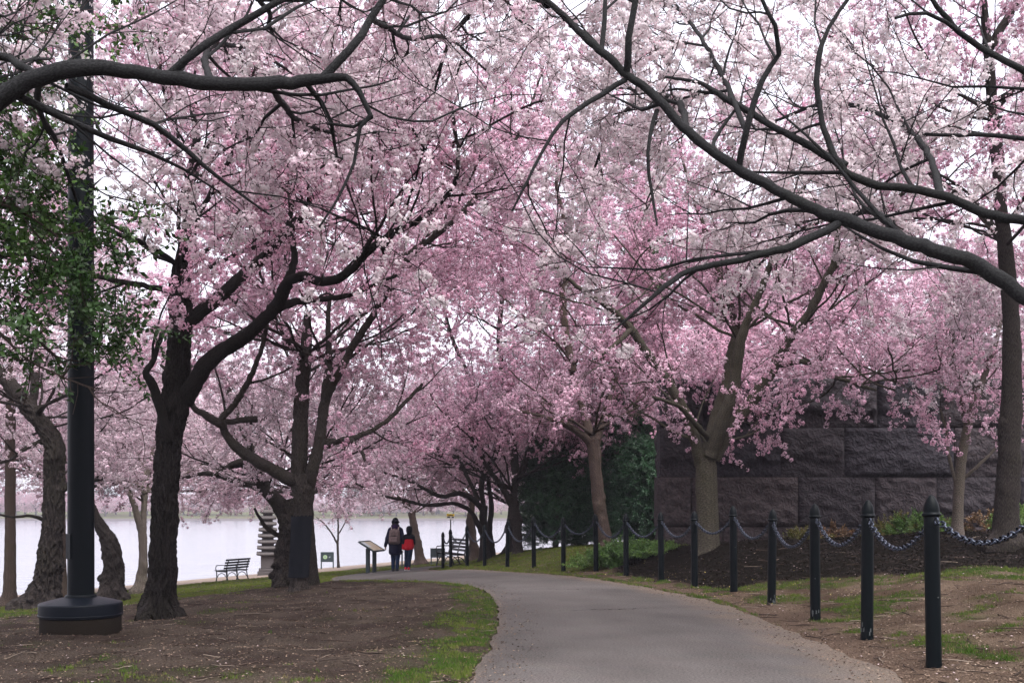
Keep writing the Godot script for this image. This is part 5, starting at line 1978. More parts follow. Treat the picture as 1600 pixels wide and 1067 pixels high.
func bollards_and_chains() -> void:
	var h := 1.10
	var shaft := Geo.new()
	shaft.lathe(Vector3.ZERO, [[0.0, -0.15], [0.050, -0.15], [0.050, 0.02], [0.0475, 0.04], [0.047, 0.9], [0.0475, 0.975], [0.0, 0.975]], 28)
	var shaft_m := shaft.mesh()
	var cap := Geo.new()
	cap.lathe(Vector3.ZERO, [[0.048, 0.962], [0.054, 0.966], [0.0585, 0.972], [0.0585, 0.980], [0.053, 0.985], [0.0485, 0.989], [0.0495, 1.0], [0.0475, 1.02], [0.041, 1.048], [0.030, 1.073], [0.017, 1.091], [0.011, 1.098], [0.0, 1.102]], 28)
	var cap_m := cap.mesh()
	var eye := Geo.new()
	var ring := PackedVector3Array()
	for k in 13:
		ring.append(Vector3(0.045 + 0.022 * (1.0 - cos(TAU * k / 12)), 0.022 * sin(TAU * k / 12), 0))
	eye.tube(ring, tapered(13, 0.006, 0.006), 6, false)
	var eye_m := eye.mesh()
	var labels := [
		"nearest and tallest-looking dark bollard at the right, clean shaft beside worn grass",
		"dark bollard with pale scraped paint round its foot, next behind the nearest one",
		"dark bollard with a white chip at mid shaft and a scraped foot",
		"dark bollard with a light scuffed foot at the edge of the black mulch bed",
		"dark bollard where the sandy path edge meets the mulch, right of the grey forked tree",
		"dark bollard just left of the forked cherry trunk before the stone wall",
		"dark bollard in line with the left end of the stone wall",
		"dark bollard before the low green juniper at the end of the mulch bed",
		"dark bollard in front of the pale cherry trunk that leans before the evergreens",
		"dark bollard on the bright grass before the dark evergreen thicket",
		"dark bollard on the grass left of the evergreen thicket",
		"dark bollard in front of the knobbly cherry trunk with a burr",
		"dark bollard in front of the many-stemmed cherry behind the bench",
		"dark bollard at the back corner of the bench beside the path",
		"dark bollard in the middle of the bench front",
		"farthest dark bollard, at the front end of the bench by the path"]
	var posts := []
	for i in BOLLARDS.size():
		var p := on_ground(BOLLARDS[i][0], BOLLARDS[i][1])
		# the tops follow the photograph, the feet the ground
		var o := base("bollard", p)
		tag(o, labels[i], "bollard", "bollards along the path")
		put("shaft", shaft_m, M.post_paint, o)
		put("cap", cap_m, M.post_paint, o)
		o.rotation = Vector3(R(-0.014, 0.014), R(0, TAU) * 0.0, R(-0.016, 0.016))
		posts.append(o)
		if i in [1, 2, 3]:
			# scraped paint at the foot, thin raised flakes of primer
			for k in 9:
				var g := Geo.new()
				var a0 := R(-0.9, 2.2) - PI / 2 + PI
				var y0 := R(0.03, 0.11)
				var pts := PackedVector3Array()
				for jy in 4:
					for jx in 4:
						var an := a0 + (jx - 1.5) * R(0.05, 0.1)
						pts.append(Vector3(cos(an) * 0.0489, y0 + jy * R(0.007, 0.014), sin(an) * 0.0489))
				g.grid(pts, 4, true)
				put("bare_patch", g.mesh(), M.bare_paint, o)
		if i in [0, 2, 4]:
			for k in 1:
				var g := Geo.new()
				g.lathe(Vector3.ZERO, [[0.005, 0.0], [0.005, 0.002], [0.0, 0.003]], 8)
				put("paint_chip", g.mesh(), M.bare_paint, o, Vector3(R(-0.02, 0.03), R(0.3, 0.6), 0.0468), Vector3(PI / 2, 0, 0))
	# chain links
	var link := Geo.new()
	var lp := PackedVector3Array()
	for k in 13:
		var a := TAU * k / 12
		lp.append(Vector3(cos(a) * 0.0165, sin(a) * 0.016 + (0.013 if sin(a) >= 0 else -0.013), 0))
	link.tube(lp, tapered(13, 0.0068, 0.0068), 6, false)
	var link_m := link.mesh()
	var chain_labels := [
		"heavy dark chain sagging from the nearest bollard out of the frame at the right",
		"heavy chain between the nearest bollard and the scraped one behind it",
		"chain between the bollard with a scraped foot and the chipped one behind it",
		"chain between the chipped bollard and the one at the edge of the mulch",
		"chain hanging before the middle of the stone wall, left of the chipped bollard",
		"chain hanging across the foot of the forked grey cherry trunk",
		"chain left of the forked trunk, ending at the bollard by the wall's left end",
		"chain before the juniper at the left end of the stone wall",
		"chain between the juniper and the leaning pale trunk",
		"chain before the evergreen thicket, right of the bright grass",
		"chain hanging before the left half of the evergreen thicket",
		"chain left of the evergreen thicket above the bright grass",
		"chain in front of the burred cherry trunk",
		"chain before the many-stemmed cherry, right of the bench",
		"chain in front of the bench's backrest",
		"short chain at the front end of the bench"]
	for i in 16:
		var top := Vector3(0, 0.935, 0)
		var pb: Vector3 = posts[0].position + Vector3(-0.12, 0.02, 1.75) + top if i == 0 else posts[i - 1].position + top
		if i == 0:
			pb = at(1640, 786, 5.1)
		var pa: Vector3 = posts[i].position + top if i < 16 else pb
		var run := (pb - pa)
		var flat := Vector3(run.x, 0, run.z).normalized()
		pa += flat * 0.068
		if i > 0:
			pb -= flat * 0.068
		for e in ([posts[i]] if i == 0 else [posts[i], posts[i - 1]]):
			var dr: Vector3 = flat if e == posts[i] else -flat
			put("eye_bolt", eye_m, M.chain_steel, e, Vector3(0, 0.935, 0), Vector3(0, atan2(-dr.z, dr.x), 0))
		var sag := run.length() * (0.135 if i < 8 else 0.17)
		# even steps along a parabola
		var fine := PackedVector3Array()
		for k in 121:
			var f := k / 120.0
			fine.append(pa.lerp(pb, f) - Vector3(0, 4.0 * sag * f * (1.0 - f), 0))
		var o := base("chain", pa)
		tag(o, chain_labels[i], "chain", "chains between the bollards")
		var merged := Geo.new()
		var pitch := 0.0435
		var acc := 0.0
		var n := 0
		for k in range(1, fine.size()):
			acc += fine[k].distance_to(fine[k - 1])
			if acc >= pitch:
				acc -= pitch
				var y := (fine[k] - fine[k - 1]).normalized()
				var x := any_perp(y).rotated(y, (PI * 0.25 if n % 2 == 0 else -PI * 0.25) + R(-0.12, 0.12))
				var b := Basis(x, y, x.cross(y))
				n += 1
				if i < 4:
					var l := put("link", link_m, M.chain_steel, o)
					l.transform = Transform3D(b, fine[k] - pa)
				else:
					merged.add(link, Transform3D(b, fine[k] - pa))
		if i >= 4:
			var l := put("links", merged.mesh(), M.chain_steel, o)
			l.set_meta("kind", "stuff")


func bench(where: Vector3, turn: float, length: float, label: String) -> Node3D:
	# facing +z of its own; seat 0.44 high
	var o := base("park_bench", where, turn)
	tag(o, label, "bench", "slatted park benches")
	for k in 3:
		var x := (k - 1) * (length * 0.5 - 0.12)
		var g := Geo.new()
		# curved iron legs and the back stay
		g.tube(PackedVector3Array([Vector3(x, 0, 0.27), Vector3(x, 0.16, 0.235), Vector3(x, 0.33, 0.24), Vector3(x, 0.405, 0.25)]), tapered(4, 0.024, 0.02), 8)
		g.tube(PackedVector3Array([Vector3(x, 0, -0.32), Vector3(x, 0.2, -0.25), Vector3(x, 0.40, -0.21), Vector3(x, 0.62, -0.26), Vector3(x, 0.86, -0.34)]), tapered(5, 0.024, 0.018), 8)
		g.tube(PackedVector3Array([Vector3(x, 0.13, 0.24), Vector3(x, 0.29, 0.14), Vector3(x, 0.34, 0.0), Vector3(x, 0.29, -0.13), Vector3(x, 0.13, -0.27)]), tapered(5, 0.015, 0.015), 8)
		g.bar(Vector3(x, 0.40, 0.27), Vector3(x, 0.385, -0.22), 0.035, 0.03)
		put("frame", g.mesh(), M.iron, o)
		if k != 1:
			g = Geo.new()
			g.tube(PackedVector3Array([Vector3(x, 0.405, 0.26), Vector3(x, 0.52, 0.29), Vector3(x, 0.62, 0.25), Vector3(x, 0.635, 0.0), Vector3(x, 0.63, -0.255)]), tapered(5, 0.018, 0.016), 8)
			put("armrest", g.mesh(), M.iron, o)
	for k in 5:
		var g := Geo.new()
		g.box(Vector3(-length / 2, -0.014, -0.04), Vector3(length / 2, 0.014, 0.04), 0.006)
		put("seat_slat", g.mesh(), M.slat_dark, o, Vector3(0, 0.432 - 0.004 * k, 0.215 - k * 0.093), Vector3(0.03, 0, 0))
	for k in 4:
		var g := Geo.new()
		g.box(Vector3(-length / 2, -0.036, -0.013), Vector3(length / 2, 0.036, 0.013), 0.006)
		put("back_slat", g.mesh(), M.slat_dark, o, Vector3(0, 0.53 + k * 0.102, -0.205 - k * 0.033), Vector3(-0.31, 0, 0))
	return o


func signs() -> void:
	# the sloping interpretive panel by the path
	var p := on_ground(-4.42, 31.2)
	var o := base("information_panel", p, 1.33)
	tag(o, "sloping information panel with a cream face on two square posts", "information panel")
	for s in [-1.0, 1.0]:
		var g := Geo.new()
		g.box(Vector3(-0.055, -0.1, -0.055), Vector3(0.055, 0.80, 0.055), 0.008)
		put("post", g.mesh(), M.sign_green, o, Vector3(s * 0.27, 0, 0))
	var tilt := Transform3D(Basis(Vector3.RIGHT, 0.52), Vector3(0, 0.86, 0.02))
	var g := Geo.new()
	g.box(Vector3(-0.45, -0.03, -0.28), Vector3(0.45, 0.0, 0.28), 0.008, tilt)
	for s in [-1.0, 1.0]:
		g.box(Vector3(-0.46, -0.03, s * 0.285 - 0.02), Vector3(0.46, 0.022, s * 0.285 + 0.02), 0.006, tilt)
		g.box(Vector3(s * 0.455 - 0.02, -0.032, -0.264), Vector3(s * 0.455 + 0.02, 0.020, 0.264), 0.006, tilt)
	put("panel_frame", g.mesh(), M.sign_green, o)
	g = Geo.new()
	g.box(Vector3(-0.43, 0.001, -0.26), Vector3(0.43, 0.008, 0.26), 0.0, tilt)
	var face := put("panel_face", g.mesh(), M.cream, o)
	g = Geo.new()
	g.box(Vector3(-0.41, 0.008, -0.245), Vector3(-0.12, 0.011, 0.05), 0.0, tilt)
	put("picture_print", g.mesh(), M.print_blue, face)
	g = Geo.new()
	g.box(Vector3(0.0, 0.008, 0.0), Vector3(0.36, 0.011, 0.19), 0.0, tilt)
	put("picture_print", g.mesh(), M.print_tan, face)

	# low notice board with a round emblem, beyond the centre tree
	p = at(511, 890, 52.0)
	o = base("notice_board", Vector3(p.x, ground(p.x, 52.0), p.z), 0.06)
	tag(o, "small dark green notice board with a pale round emblem, by the lakeside walk", "notice board")
	for s in [-1.0, 1.0]:
		g = Geo.new()
		g.box(Vector3(-0.03, -0.2, -0.03), Vector3(0.03, 0.9, 0.03), 0.004)
		put("post", g.mesh(), M.sign_green, o, Vector3(s * 0.31, 0, 0))
	g = Geo.new()
	g.box(Vector3(-0.34, 0.40, 0.031), Vector3(0.34, 0.92, 0.055), 0.006)
	var bd := put("board", g.mesh(), M.sign_green, o)
	g = Geo.new()
	g.lathe(Vector3.ZERO, [[0.045, 0.0], [0.105, 0.0], [0.105, 0.006], [0.045, 0.006], [0.045, 0.0]], 24)
	put("emblem", g.mesh(), M.emblem_green, bd, Vector3(-0.10, 0.66, 0.056), Vector3(PI / 2, 0, 0))
	g = Geo.new()
	g.lathe(Vector3.ZERO, [[0.0, 0.0], [0.028, 0.0], [0.028, 0.005], [0.0, 0.005]], 12)
	put("emblem_dot", g.mesh(), M.print_blue, bd, Vector3(-0.10, 0.66, 0.056), Vector3(PI / 2, 0, 0))
	g = Geo.new()
	g.bar(Vector3(0.09, 0.62, 0.058), Vector3(0.17, 0.69, 0.058), 0.006, 0.02)
	g.bar(Vector3(0.10, 0.67, 0.0585), Vector3(0.16, 0.625, 0.0585), 0.006, 0.018)
	put("mark", g.mesh(), M.print_blue, bd)

	# yellow and white sign on a pole
	p = at(704, 872, 44.0)
	o = base("pole_sign", Vector3(p.x, ground(p.x, 44.0), p.z), 0.05)
	tag(o, "thin pole with a small sign, yellow above and white below, by the water", "sign")
	var top := at(704, 803, 44.0).y - o.position.y
	g = Geo.new()
	g.lathe(Vector3.ZERO, [[0.0, -0.3], [0.03, -0.3], [0.03, top - 0.02], [0.0, top]], 12)
	put("pole", g.mesh(), M.steel_pole, o)
	g = Geo.new()
	g.box(Vector3(-0.17, top - 0.10, 0.032), Vector3(0.17, top, 0.044), 0.002)
	var y1 := put("yellow_plate", g.mesh(), M.yellow, o)
	g = Geo.new()
	g.box(Vector3(-0.10, top - 0.075, 0.0445), Vector3(0.10, top - 0.045, 0.048), 0.0)
	put("lettering", g.mesh(), M.black_print, y1)
	g = Geo.new()
	g.box(Vector3(-0.16, top - 0.235, 0.032), Vector3(0.16, top - 0.105, 0.044), 0.002)
	var w1 := put("white_plate", g.mesh(), M.white_paint, o)
	for q in [[-0.15, -0.02], [0.05, 0.15]]:
		g = Geo.new()
		g.box(Vector3(q[0], top - 0.17, 0.0445), Vector3(q[1], top - 0.115, 0.048), 0.0)
		put("lettering", g.mesh(), M.black_print, w1)

	# grey board behind the bench
	p = at(684, 876, 40.0)
	o = base("grey_board", Vector3(p.x, ground(p.x, 40.0), p.z), -0.1)
	tag(o, "low plain grey board on two thin legs behind the far bollards", "notice board")
	for s in [-1.0, 1.0]:
		g = Geo.new()
		g.box(Vector3(-0.022, -0.2, -0.022), Vector3(0.022, 0.62, 0.022), 0.004)
		put("leg", g.mesh(), M.sign_grey, o, Vector3(s * 0.27, 0, 0))
	g = Geo.new()
	g.box(Vector3(-0.30, 0.28, 0.023), Vector3(0.30, 0.66, 0.045), 0.006)
	put("board", g.mesh(), M.sign_grey, o)

	# a slim post between the two walkers
	p = at(628, 878, 40.0)
	o = base("slim_post", Vector3(p.x, ground(p.x, 40.0), p.z))
	tag(o, "slim dark post at the grass edge behind the two walkers", "post")
	g = Geo.new()
	g.box(Vector3(-0.03, -0.2, -0.03), Vector3(0.03, 0.66, 0.03), 0.006)
	put("shaft", g.mesh(), M.sign_grey, o)
	g = Geo.new()
	g.lathe(Vector3(0, 0.662, 0), [[0.045, -0.01], [0.045, 0.006], [0.0, 0.03]], 4)
	put("cap", g.mesh(), M.sign_grey, o)


func pagoda() -> void:
	var d := 45.0
	var p := at(418, 900, d)
	var o := base("stone_pagoda", Vector3(p.x, ground(p.x, d) - 0.02, p.z), 0.25)
	tag(o, "weathered grey stone pagoda of many stacked square roofs by the lake", "stone pagoda")
	var k := d / F      # metres in a photo pixel there
	var box := func(called: String, w: float, y0: float, y1: float, bev: float) -> void:
		var g := Geo.new()
		g.box(Vector3(-w / 2, y0, -w / 2), Vector3(w / 2, y1, w / 2), bev)
		put(called, g.mesh(), M.pale_stone, o)
	var y := -0.3
	box.call("plinth", 0.92, y, 0.20, 0.02)
	box.call("plinth", 0.80, 0.202, 0.34, 0.02)
	box.call("shaft", 0.62, 0.342, 0.92, 0.015)
	y = 0.922
	for i in 8:
		var w := 1.0 - i * 0.045
		# a roof slab with upturned corners, then the short drum between roofs
		var g := Geo.new()
		var pts := PackedVector3Array()
		var rows := [[0.62, 0.0], [0.94, 0.02], [1.0, 0.05], [0.98, 0.135], [0.55, 0.185]]
		for r in rows:
			for e in 4:
				for s in 8:
					var f := s / 8.0 * 2.0 - 1.0
					var q: Vector2 = [Vector2(f, -1), Vector2(1, f), Vector2(-f, 1), Vector2(-1, -f)][e]
					pts.append(Vector3(q.x * w * 0.5 * r[0], y + r[1] + 0.035 * pow(absf(f), 4.0) * (1.0 if r[0] > 0.9 else 0.0), -q.y * w * 0.5 * r[0]))
			pts.append(pts[pts.size() - 32])
		g.grid(pts, 33, false)
		put("roof", g.mesh(), M.pale_stone, o)
		box.call("storey", w * 0.56, y + 0.17, y + 0.275, 0.01)
		y += 0.270
	var g := Geo.new()
	g.lathe(Vector3(0, y, 0), [[0.17, 0.0], [0.17, 0.05], [0.08, 0.09], [0.10, 0.14], [0.07, 0.2], [0.09, 0.24], [0.05, 0.34], [0.0, 0.46]], 16)
	put("finial", g.mesh(), M.pale_stone, o)


# ---------------------------------------------------------------- the wall
func stone_wall() -> void:
	var d := 20.0
	var k := d / F
	var o := base("granite_wall", Vector3(2.96, ground(3.5, 20.0) - 0.2, -d))
	tag(o, "dark rough-faced granite wall of big blocks behind the mulch bed", "wall")
	var xw := func(px: float) -> float: return (px - 800.0) * k
	var yw := func(py: float) -> float: return EYE - (py - HZ) * k
	var rows := [
		[900.0, 823.0, [1030, 1130, 1262, 1420, 1545, 1700, 1850, 1990]],
		[823.0, 745.0, [1027, 1081, 1248, 1368.6, 1465, 1592, 1720, 1850, 1990]],
		[745.0, 668.0, [1031, 1112, 1221, 1320.6, 1492, 1640, 1790, 1990]],
		[668.0, 591.0, [1031, 1100, 1231, 1372, 1470, 1590, 1730, 1860, 1990]]]
	var bulge := [0.03, 0.055, 0.06, 0.06]
	for r in rows.size():
		var row: Array = rows[r]
		var y0: float = yw.call(row[0])
		var y1: float = yw.call(row[1])
		for i in row[2].size() - 1:
			var x0: float = xw.call(float(row[2][i]))
			var x1: float = xw.call(float(row[2][i + 1]))
			var g := Geo.new()
			var j := 0.006
			var nx := 30
			var ny := 20
			var pts := PackedVector3Array()
			var off: float = r * 7.3 + i * 3.1
			var out: float = bulge[r] * R(0.7, 1.3)
			var dip := R(0.0, 1.0)
			for v in ny + 1:
				for u in nx + 1:
					var fu := float(u) / nx
					var fv := float(v) / ny
					var x := lerpf(x0 + j, x1 - j, fu)
					var y := lerpf(y0 + j, y1 - j, fv)
					var e := minf(minf(fu, 1.0 - fu) * (x1 - x0), minf(fv, 1.0 - fv) * (y1 - y0))
					var h := out * (0.55 + 0.75 * noise.get_noise_2d(x * 7.0 + off * 40.0, y * 9.0)) + 0.05 * absf(ridged.get_noise_3d(x * 16.0 + off, y * 26.0, off)) + 0.035 * noise2.get_noise_3d(x * 40.0, y * 60.0, off)
					h += out * 0.5 * smoothstep(0.5, 0.0, absf(fv - 0.22 - dip * 0.3 + 0.12 * noise.get_noise_2d(x * 12.0, off * 9.0)))
					if dip > 0.55 and fv < 0.28 + 0.16 * noise.get_noise_2d(x * 10.0 + off * 20.0, 3.0):
						h -= out * 0.75
					h = maxf(h, 0.0) * smoothstep(0.0, 0.06, e)
					pts.append(Vector3(x - o.position.x, y - o.position.y, h))
			g.grid(pts, nx + 1, false)
			# sides back into the wall
			var a := Vector3(x0 + j - o.position.x, y0 + j - o.position.y, 0)
			var b := Vector3(x1 - j - o.position.x, y1 - j - o.position.y, 0)
			var back := Vector3(0, 0, -0.45)
			var c := [a, Vector3(b.x, a.y, 0), b, Vector3(a.x, b.y, 0)]
			for q in 4:
				g.quad(c[(q + 1) % 4], c[q], c[q] + back, c[(q + 1) % 4] + back)
			g.quad(c[1] + back, c[0] + back, c[3] + back, c[2] + back)
			put("block", g.mesh(), M["granite_%d" % ([3, 3, 0, 1, 0, 2, 0, 1, 3][i] if r < 2 else [0, 2, 0, 2, 1, 2, 0, 1][i % 8])], o)
	var g := Geo.new()
	g.box(Vector3(0.12, 0.0, -0.9), Vector3(xw.call(1985.0) - 2.96, yw.call(597.0) - o.position.y, -0.06), 0.0)
	put("core", g.mesh(), M.granite_joint, o)
	# the rough end face
	for r in rows.size():
		var y0: float = yw.call(rows[r][0]) - o.position.y + 0.008
		var y1: float = yw.call(rows[r][1]) - o.position.y - 0.008
		var pts := PackedVector3Array()
		for v in 9:
			for u in 9:
				var z := -0.46 - u * 0.055
				var y := lerpf(y0, y1, v / 8.0)
				var e := minf(minf(u, 8 - u), minf(v, 8 - v)) / 8.0
				pts.append(Vector3(0.11 - 0.12 * smoothstep(0.0, 0.2, e) * (0.6 + noise2.get_noise_3d(z * 30.0, y * 30.0, r)), y, z))
		g = Geo.new()
		g.grid(pts, 9, true)
		put("end_block", g.mesh(), M.granite_1, o)


# ---------------------------------------------------------------- people
func hand(b: Array, wrist: Vector3, dir: Vector3, side: Vector3, s: float) -> void:
	# palm, four curled fingers and a thumb; side points to the thumb
	var palm := wrist + dir * 0.045 * s
	var back := dir.cross(side).normalized()
	b.append([wrist - dir * 0.03 * s, palm + side * 0.014 * s, 0.026 * s, 0.024 * s])
	b.append([wrist, palm - side * 0.018 * s, 0.024 * s, 0.022 * s])
	for k in 4:
		var o := palm + side * (0.028 - k * 0.0185) * s + dir * 0.03 * s
		var l: float = [0.036, 0.041, 0.038, 0.029][k] * s
		var m := o + dir * l + back * 0.006 * s
		var e := m + (dir * 0.6 + back * 0.6).normalized() * l * 0.75
		b.append([o, m, 0.0092 * s, 0.0085 * s])
		b.append([m, e, 0.0085 * s, 0.0072 * s])
	var th := palm + side * 0.03 * s - dir * 0.02 * s
	var t1 := th + (side * 0.6 + dir * 0.8).normalized() * 0.036 * s
	b.append([th, t1, 0.0115 * s, 0.0098 * s])
	b.append([t1, t1 + (dir + back * 0.4).normalized() * 0.026 * s, 0.0095 * s, 0.008 * s])


func meshed(bones: Array, cell: float, blend: float) -> ArrayMesh:
	var g := Geo.new()
	nets(bones, cell, blend, g)
	return g.mesh()


func fat(bones: Array, by: float) -> Array:
	var out := []
	for b in bones:
		out.append([b[0], b[1], b[2] + by, b[3] + by])
	return out


func woman() -> void:
	var o := base("person", Vector3(-3.60, EYE + smooth_table(SLOPE, shore(-3.6, 30.7)) + 0.02, -30.7), -0.05)
	tag(o, "adult walking away in navy coat, dark cap and jeans with grey backpack", "person", "two walkers hand in hand")
	var V := func(x: float, y: float, z: float) -> Vector3: return Vector3(x, y, z)
	var head := [[V.call(0.0, 1.475, 0.01), V.call(0.0, 1.535, 0.005), 0.078, 0.086], [V.call(0.0, 1.44, -0.045), V.call(0.0, 1.50, -0.05), 0.045, 0.055], [V.call(0, 1.485, -0.095), V.call(0, 1.468, -0.112), 0.012, 0.014], [V.call(-0.088, 1.49, 0.01), V.call(-0.086, 1.47, 0.015), 0.014, 0.011], [V.call(0.088, 1.49, 0.01), V.call(0.086, 1.47, 0.015), 0.014, 0.011]]
	var torso := [[V.call(0, 1.28, 0.01), V.call(0, 1.44, 0.01), 0.062, 0.052], [V.call(-0.10, 1.27, 0.0), V.call(0.10, 1.27, 0.0), 0.085, 0.085], [V.call(-0.06, 1.2, 0.0), V.call(-0.07, 0.92, 0.0), 0.10, 0.11], [V.call(0.06, 1.2, 0.0), V.call(0.07, 0.92, 0.0), 0.10, 0.11], [V.call(-0.08, 0.86, 0.0), V.call(0.08, 0.86, 0.0), 0.115, 0.115]]
	var arm_l := [[V.call(-0.165, 1.27, 0.0), V.call(-0.245, 1.02, 0.03), 0.052, 0.042], [V.call(-0.245, 1.02, 0.03), V.call(-0.315, 0.79, -0.02), 0.041, 0.028]]
	var arm_r := [[V.call(0.165, 1.27, 0.0), V.call(0.235, 1.02, 0.04), 0.052, 0.042], [V.call(0.235, 1.02, 0.04), V.call(0.275, 0.78, 0.0), 0.041, 0.028]]
	var legs := [[V.call(-0.085, 0.84, 0.0), V.call(-0.075, 0.46, -0.03), 0.088, 0.058], [V.call(-0.075, 0.46, -0.03), V.call(-0.07, 0.08, 0.02), 0.056, 0.036], [V.call(0.085, 0.84, 0.0), V.call(0.075, 0.46, 0.03), 0.088, 0.058], [V.call(0.075, 0.46, 0.03), V.call(0.065, 0.08, 0.10), 0.056, 0.036]]
	var body := head + torso + arm_l + arm_r + legs
	body.append([V.call(-0.07, 0.05, 0.03), V.call(-0.075, 0.035, -0.10), 0.034, 0.026])
	body.append([V.call(0.065, 0.05, 0.11), V.call(0.07, 0.035, -0.02), 0.034, 0.026])
	var g := Geo.new()
	nets(body, 0.015, 0.03, g)
	var hl := []
	hand(hl, V.call(-0.315, 0.79, -0.02), V.call(-0.1, -0.98, -0.1).normalized(), V.call(0.2, 0, -0.97).normalized(), 1.0)
	nets(hl, 0.005, 0.008, g)
	var hr := []
	hand(hr, V.call(0.275, 0.78, 0.0), V.call(0.25, -0.96, 0.0).normalized(), V.call(-0.2, 0, -0.97).normalized(), 1.0)
	nets(hr, 0.005, 0.008, g)
	put("body", g.mesh(), M.skin, o)
	# face
	for s in [-1.0, 1.0]:
		g = Geo.new()
		nets([[V.call(s * 0.032, 1.50, -0.098), V.call(s * 0.034, 1.50, -0.098), 0.009, 0.009]], 0.004, 0.004, g)
		put("eye", g.mesh(), M.eye, o)
	g = Geo.new()
	nets([[V.call(-0.018, 1.437, -0.094), V.call(0.018, 1.437, -0.094), 0.006, 0.006]], 0.003, 0.003, g)
	put("mouth", g.mesh(), M.hood_plum, o)
	put("hair", meshed([[V.call(-0.05, 1.50, 0.03), V.call(-0.045, 1.43, 0.05), 0.062, 0.045], [V.call(0.05, 1.50, 0.03), V.call(0.045, 1.43, 0.05), 0.062, 0.045], [V.call(0, 1.53, 0.03), V.call(0, 1.44, 0.06), 0.085, 0.05]], 0.012, 0.02), M.hair, o)
	# cap with its peak to the right and forward
	var cap := put("cap", meshed([[V.call(0, 1.545, 0.005), V.call(0, 1.575, 0.005), 0.100, 0.088], [V.call(-0.04, 1.52, 0.04), V.call(0.04, 1.52, 0.04), 0.075, 0.075]], 0.012, 0.03), M.cap_black, o)
	put("peak", meshed([[V.call(0.05, 1.525, -0.07), V.call(0.115, 1.512, -0.10), 0.022, 0.012], [V.call(-0.03, 1.525, -0.09), V.call(0.06, 1.512, -0.15), 0.020, 0.012], [V.call(0.02, 1.52, -0.08), V.call(0.10, 1.512, -0.13), 0.018, 0.012]], 0.010, 0.02), M.cap_black, cap)
	# coat: body, flared skirt and sleeves
	var coat := fat(torso, 0.028) + fat(arm_l, 0.022) + fat(arm_r, 0.022)
	for s in [-1.0, 1.0]:
		coat.append([V.call(s * 0.07, 1.0, 0.0), V.call(s * 0.105, 0.60, 0.01), 0.115, 0.105])
		coat.append([V.call(s * 0.04, 0.9, 0.03), V.call(s * 0.05, 0.60, 0.05), 0.12, 0.115])
		coat.append([V.call(s * 0.04, 0.9, -0.03), V.call(s * 0.05, 0.60, -0.05), 0.12, 0.115])
	var ct := put("coat", meshed(coat, 0.015, 0.03), M.coat_navy, o)
	put("hood", meshed([[V.call(-0.07, 1.40, 0.02), V.call(0.07, 1.40, 0.02), 0.062, 0.062], [V.call(0, 1.36, 0.06), V.call(0, 1.43, 0.05), 0.09, 0.065], [V.call(-0.05, 1.33, 0.07), V.call(0.05, 1.33, 0.07), 0.055, 0.055]], 0.013, 0.03), M.hood_plum, ct)
	put("jeans", meshed(fat(legs, 0.016), 0.013, 0.02), M.jeans, o)
	for s in [[-0.07, 0.0], [0.065, 0.085]]:
		put("shoe", meshed([[V.call(s[0], 0.045, s[1] + 0.04), V.call(s[0] * 1.05, 0.038, s[1] - 0.11), 0.047, 0.038], [V.call(s[0], 0.07, s[1] + 0.03), V.call(s[0], 0.06, s[1] - 0.01), 0.045, 0.045]], 0.010, 0.02), M.shoe_dark, o)
	# backpack
	var bp := []
	for s in [-1.0, 1.0]:
		bp.append([V.call(s * 0.085, 1.22, 0.17), V.call(s * 0.105, 0.92, 0.175), 0.075, 0.075])
		bp.append([V.call(s * 0.085, 1.18, 0.21), V.call(s * 0.095, 0.92, 0.22), 0.065, 0.07])
	bp.append([V.call(0, 1.24, 0.17), V.call(0, 0.92, 0.19), 0.085, 0.09])
	var bag := put("backpack", meshed(bp, 0.014, 0.03), M.pack, o)
	put("pocket", meshed([[V.call(-0.075, 0.94, 0.285), V.call(0.075, 0.94, 0.285), 0.055, 0.055], [V.call(-0.07, 1.02, 0.28), V.call(0.07, 1.02, 0.28), 0.045, 0.045]], 0.012, 0.03), M.pack, bag)
	put("flap_seam", meshed([[V.call(-0.10, 1.10, 0.268), V.call(0.10, 1.10, 0.268), 0.014, 0.014]], 0.008, 0.01), M.hair, bag)
	for s in [-1.0, 1.0]:
		put("strap", meshed([[V.call(s * 0.10, 1.27, 0.13), V.call(s * 0.115, 1.36, 0.05), 0.022, 0.022], [V.call(s * 0.115, 1.36, 0.05), V.call(s * 0.115, 1.345, -0.05), 0.022, 0.022], [V.call(s * 0.115, 1.345, -0.05), V.call(s * 0.12, 1.15, -0.115), 0.022, 0.018]], 0.009, 0.012), M.pack_strap, bag)


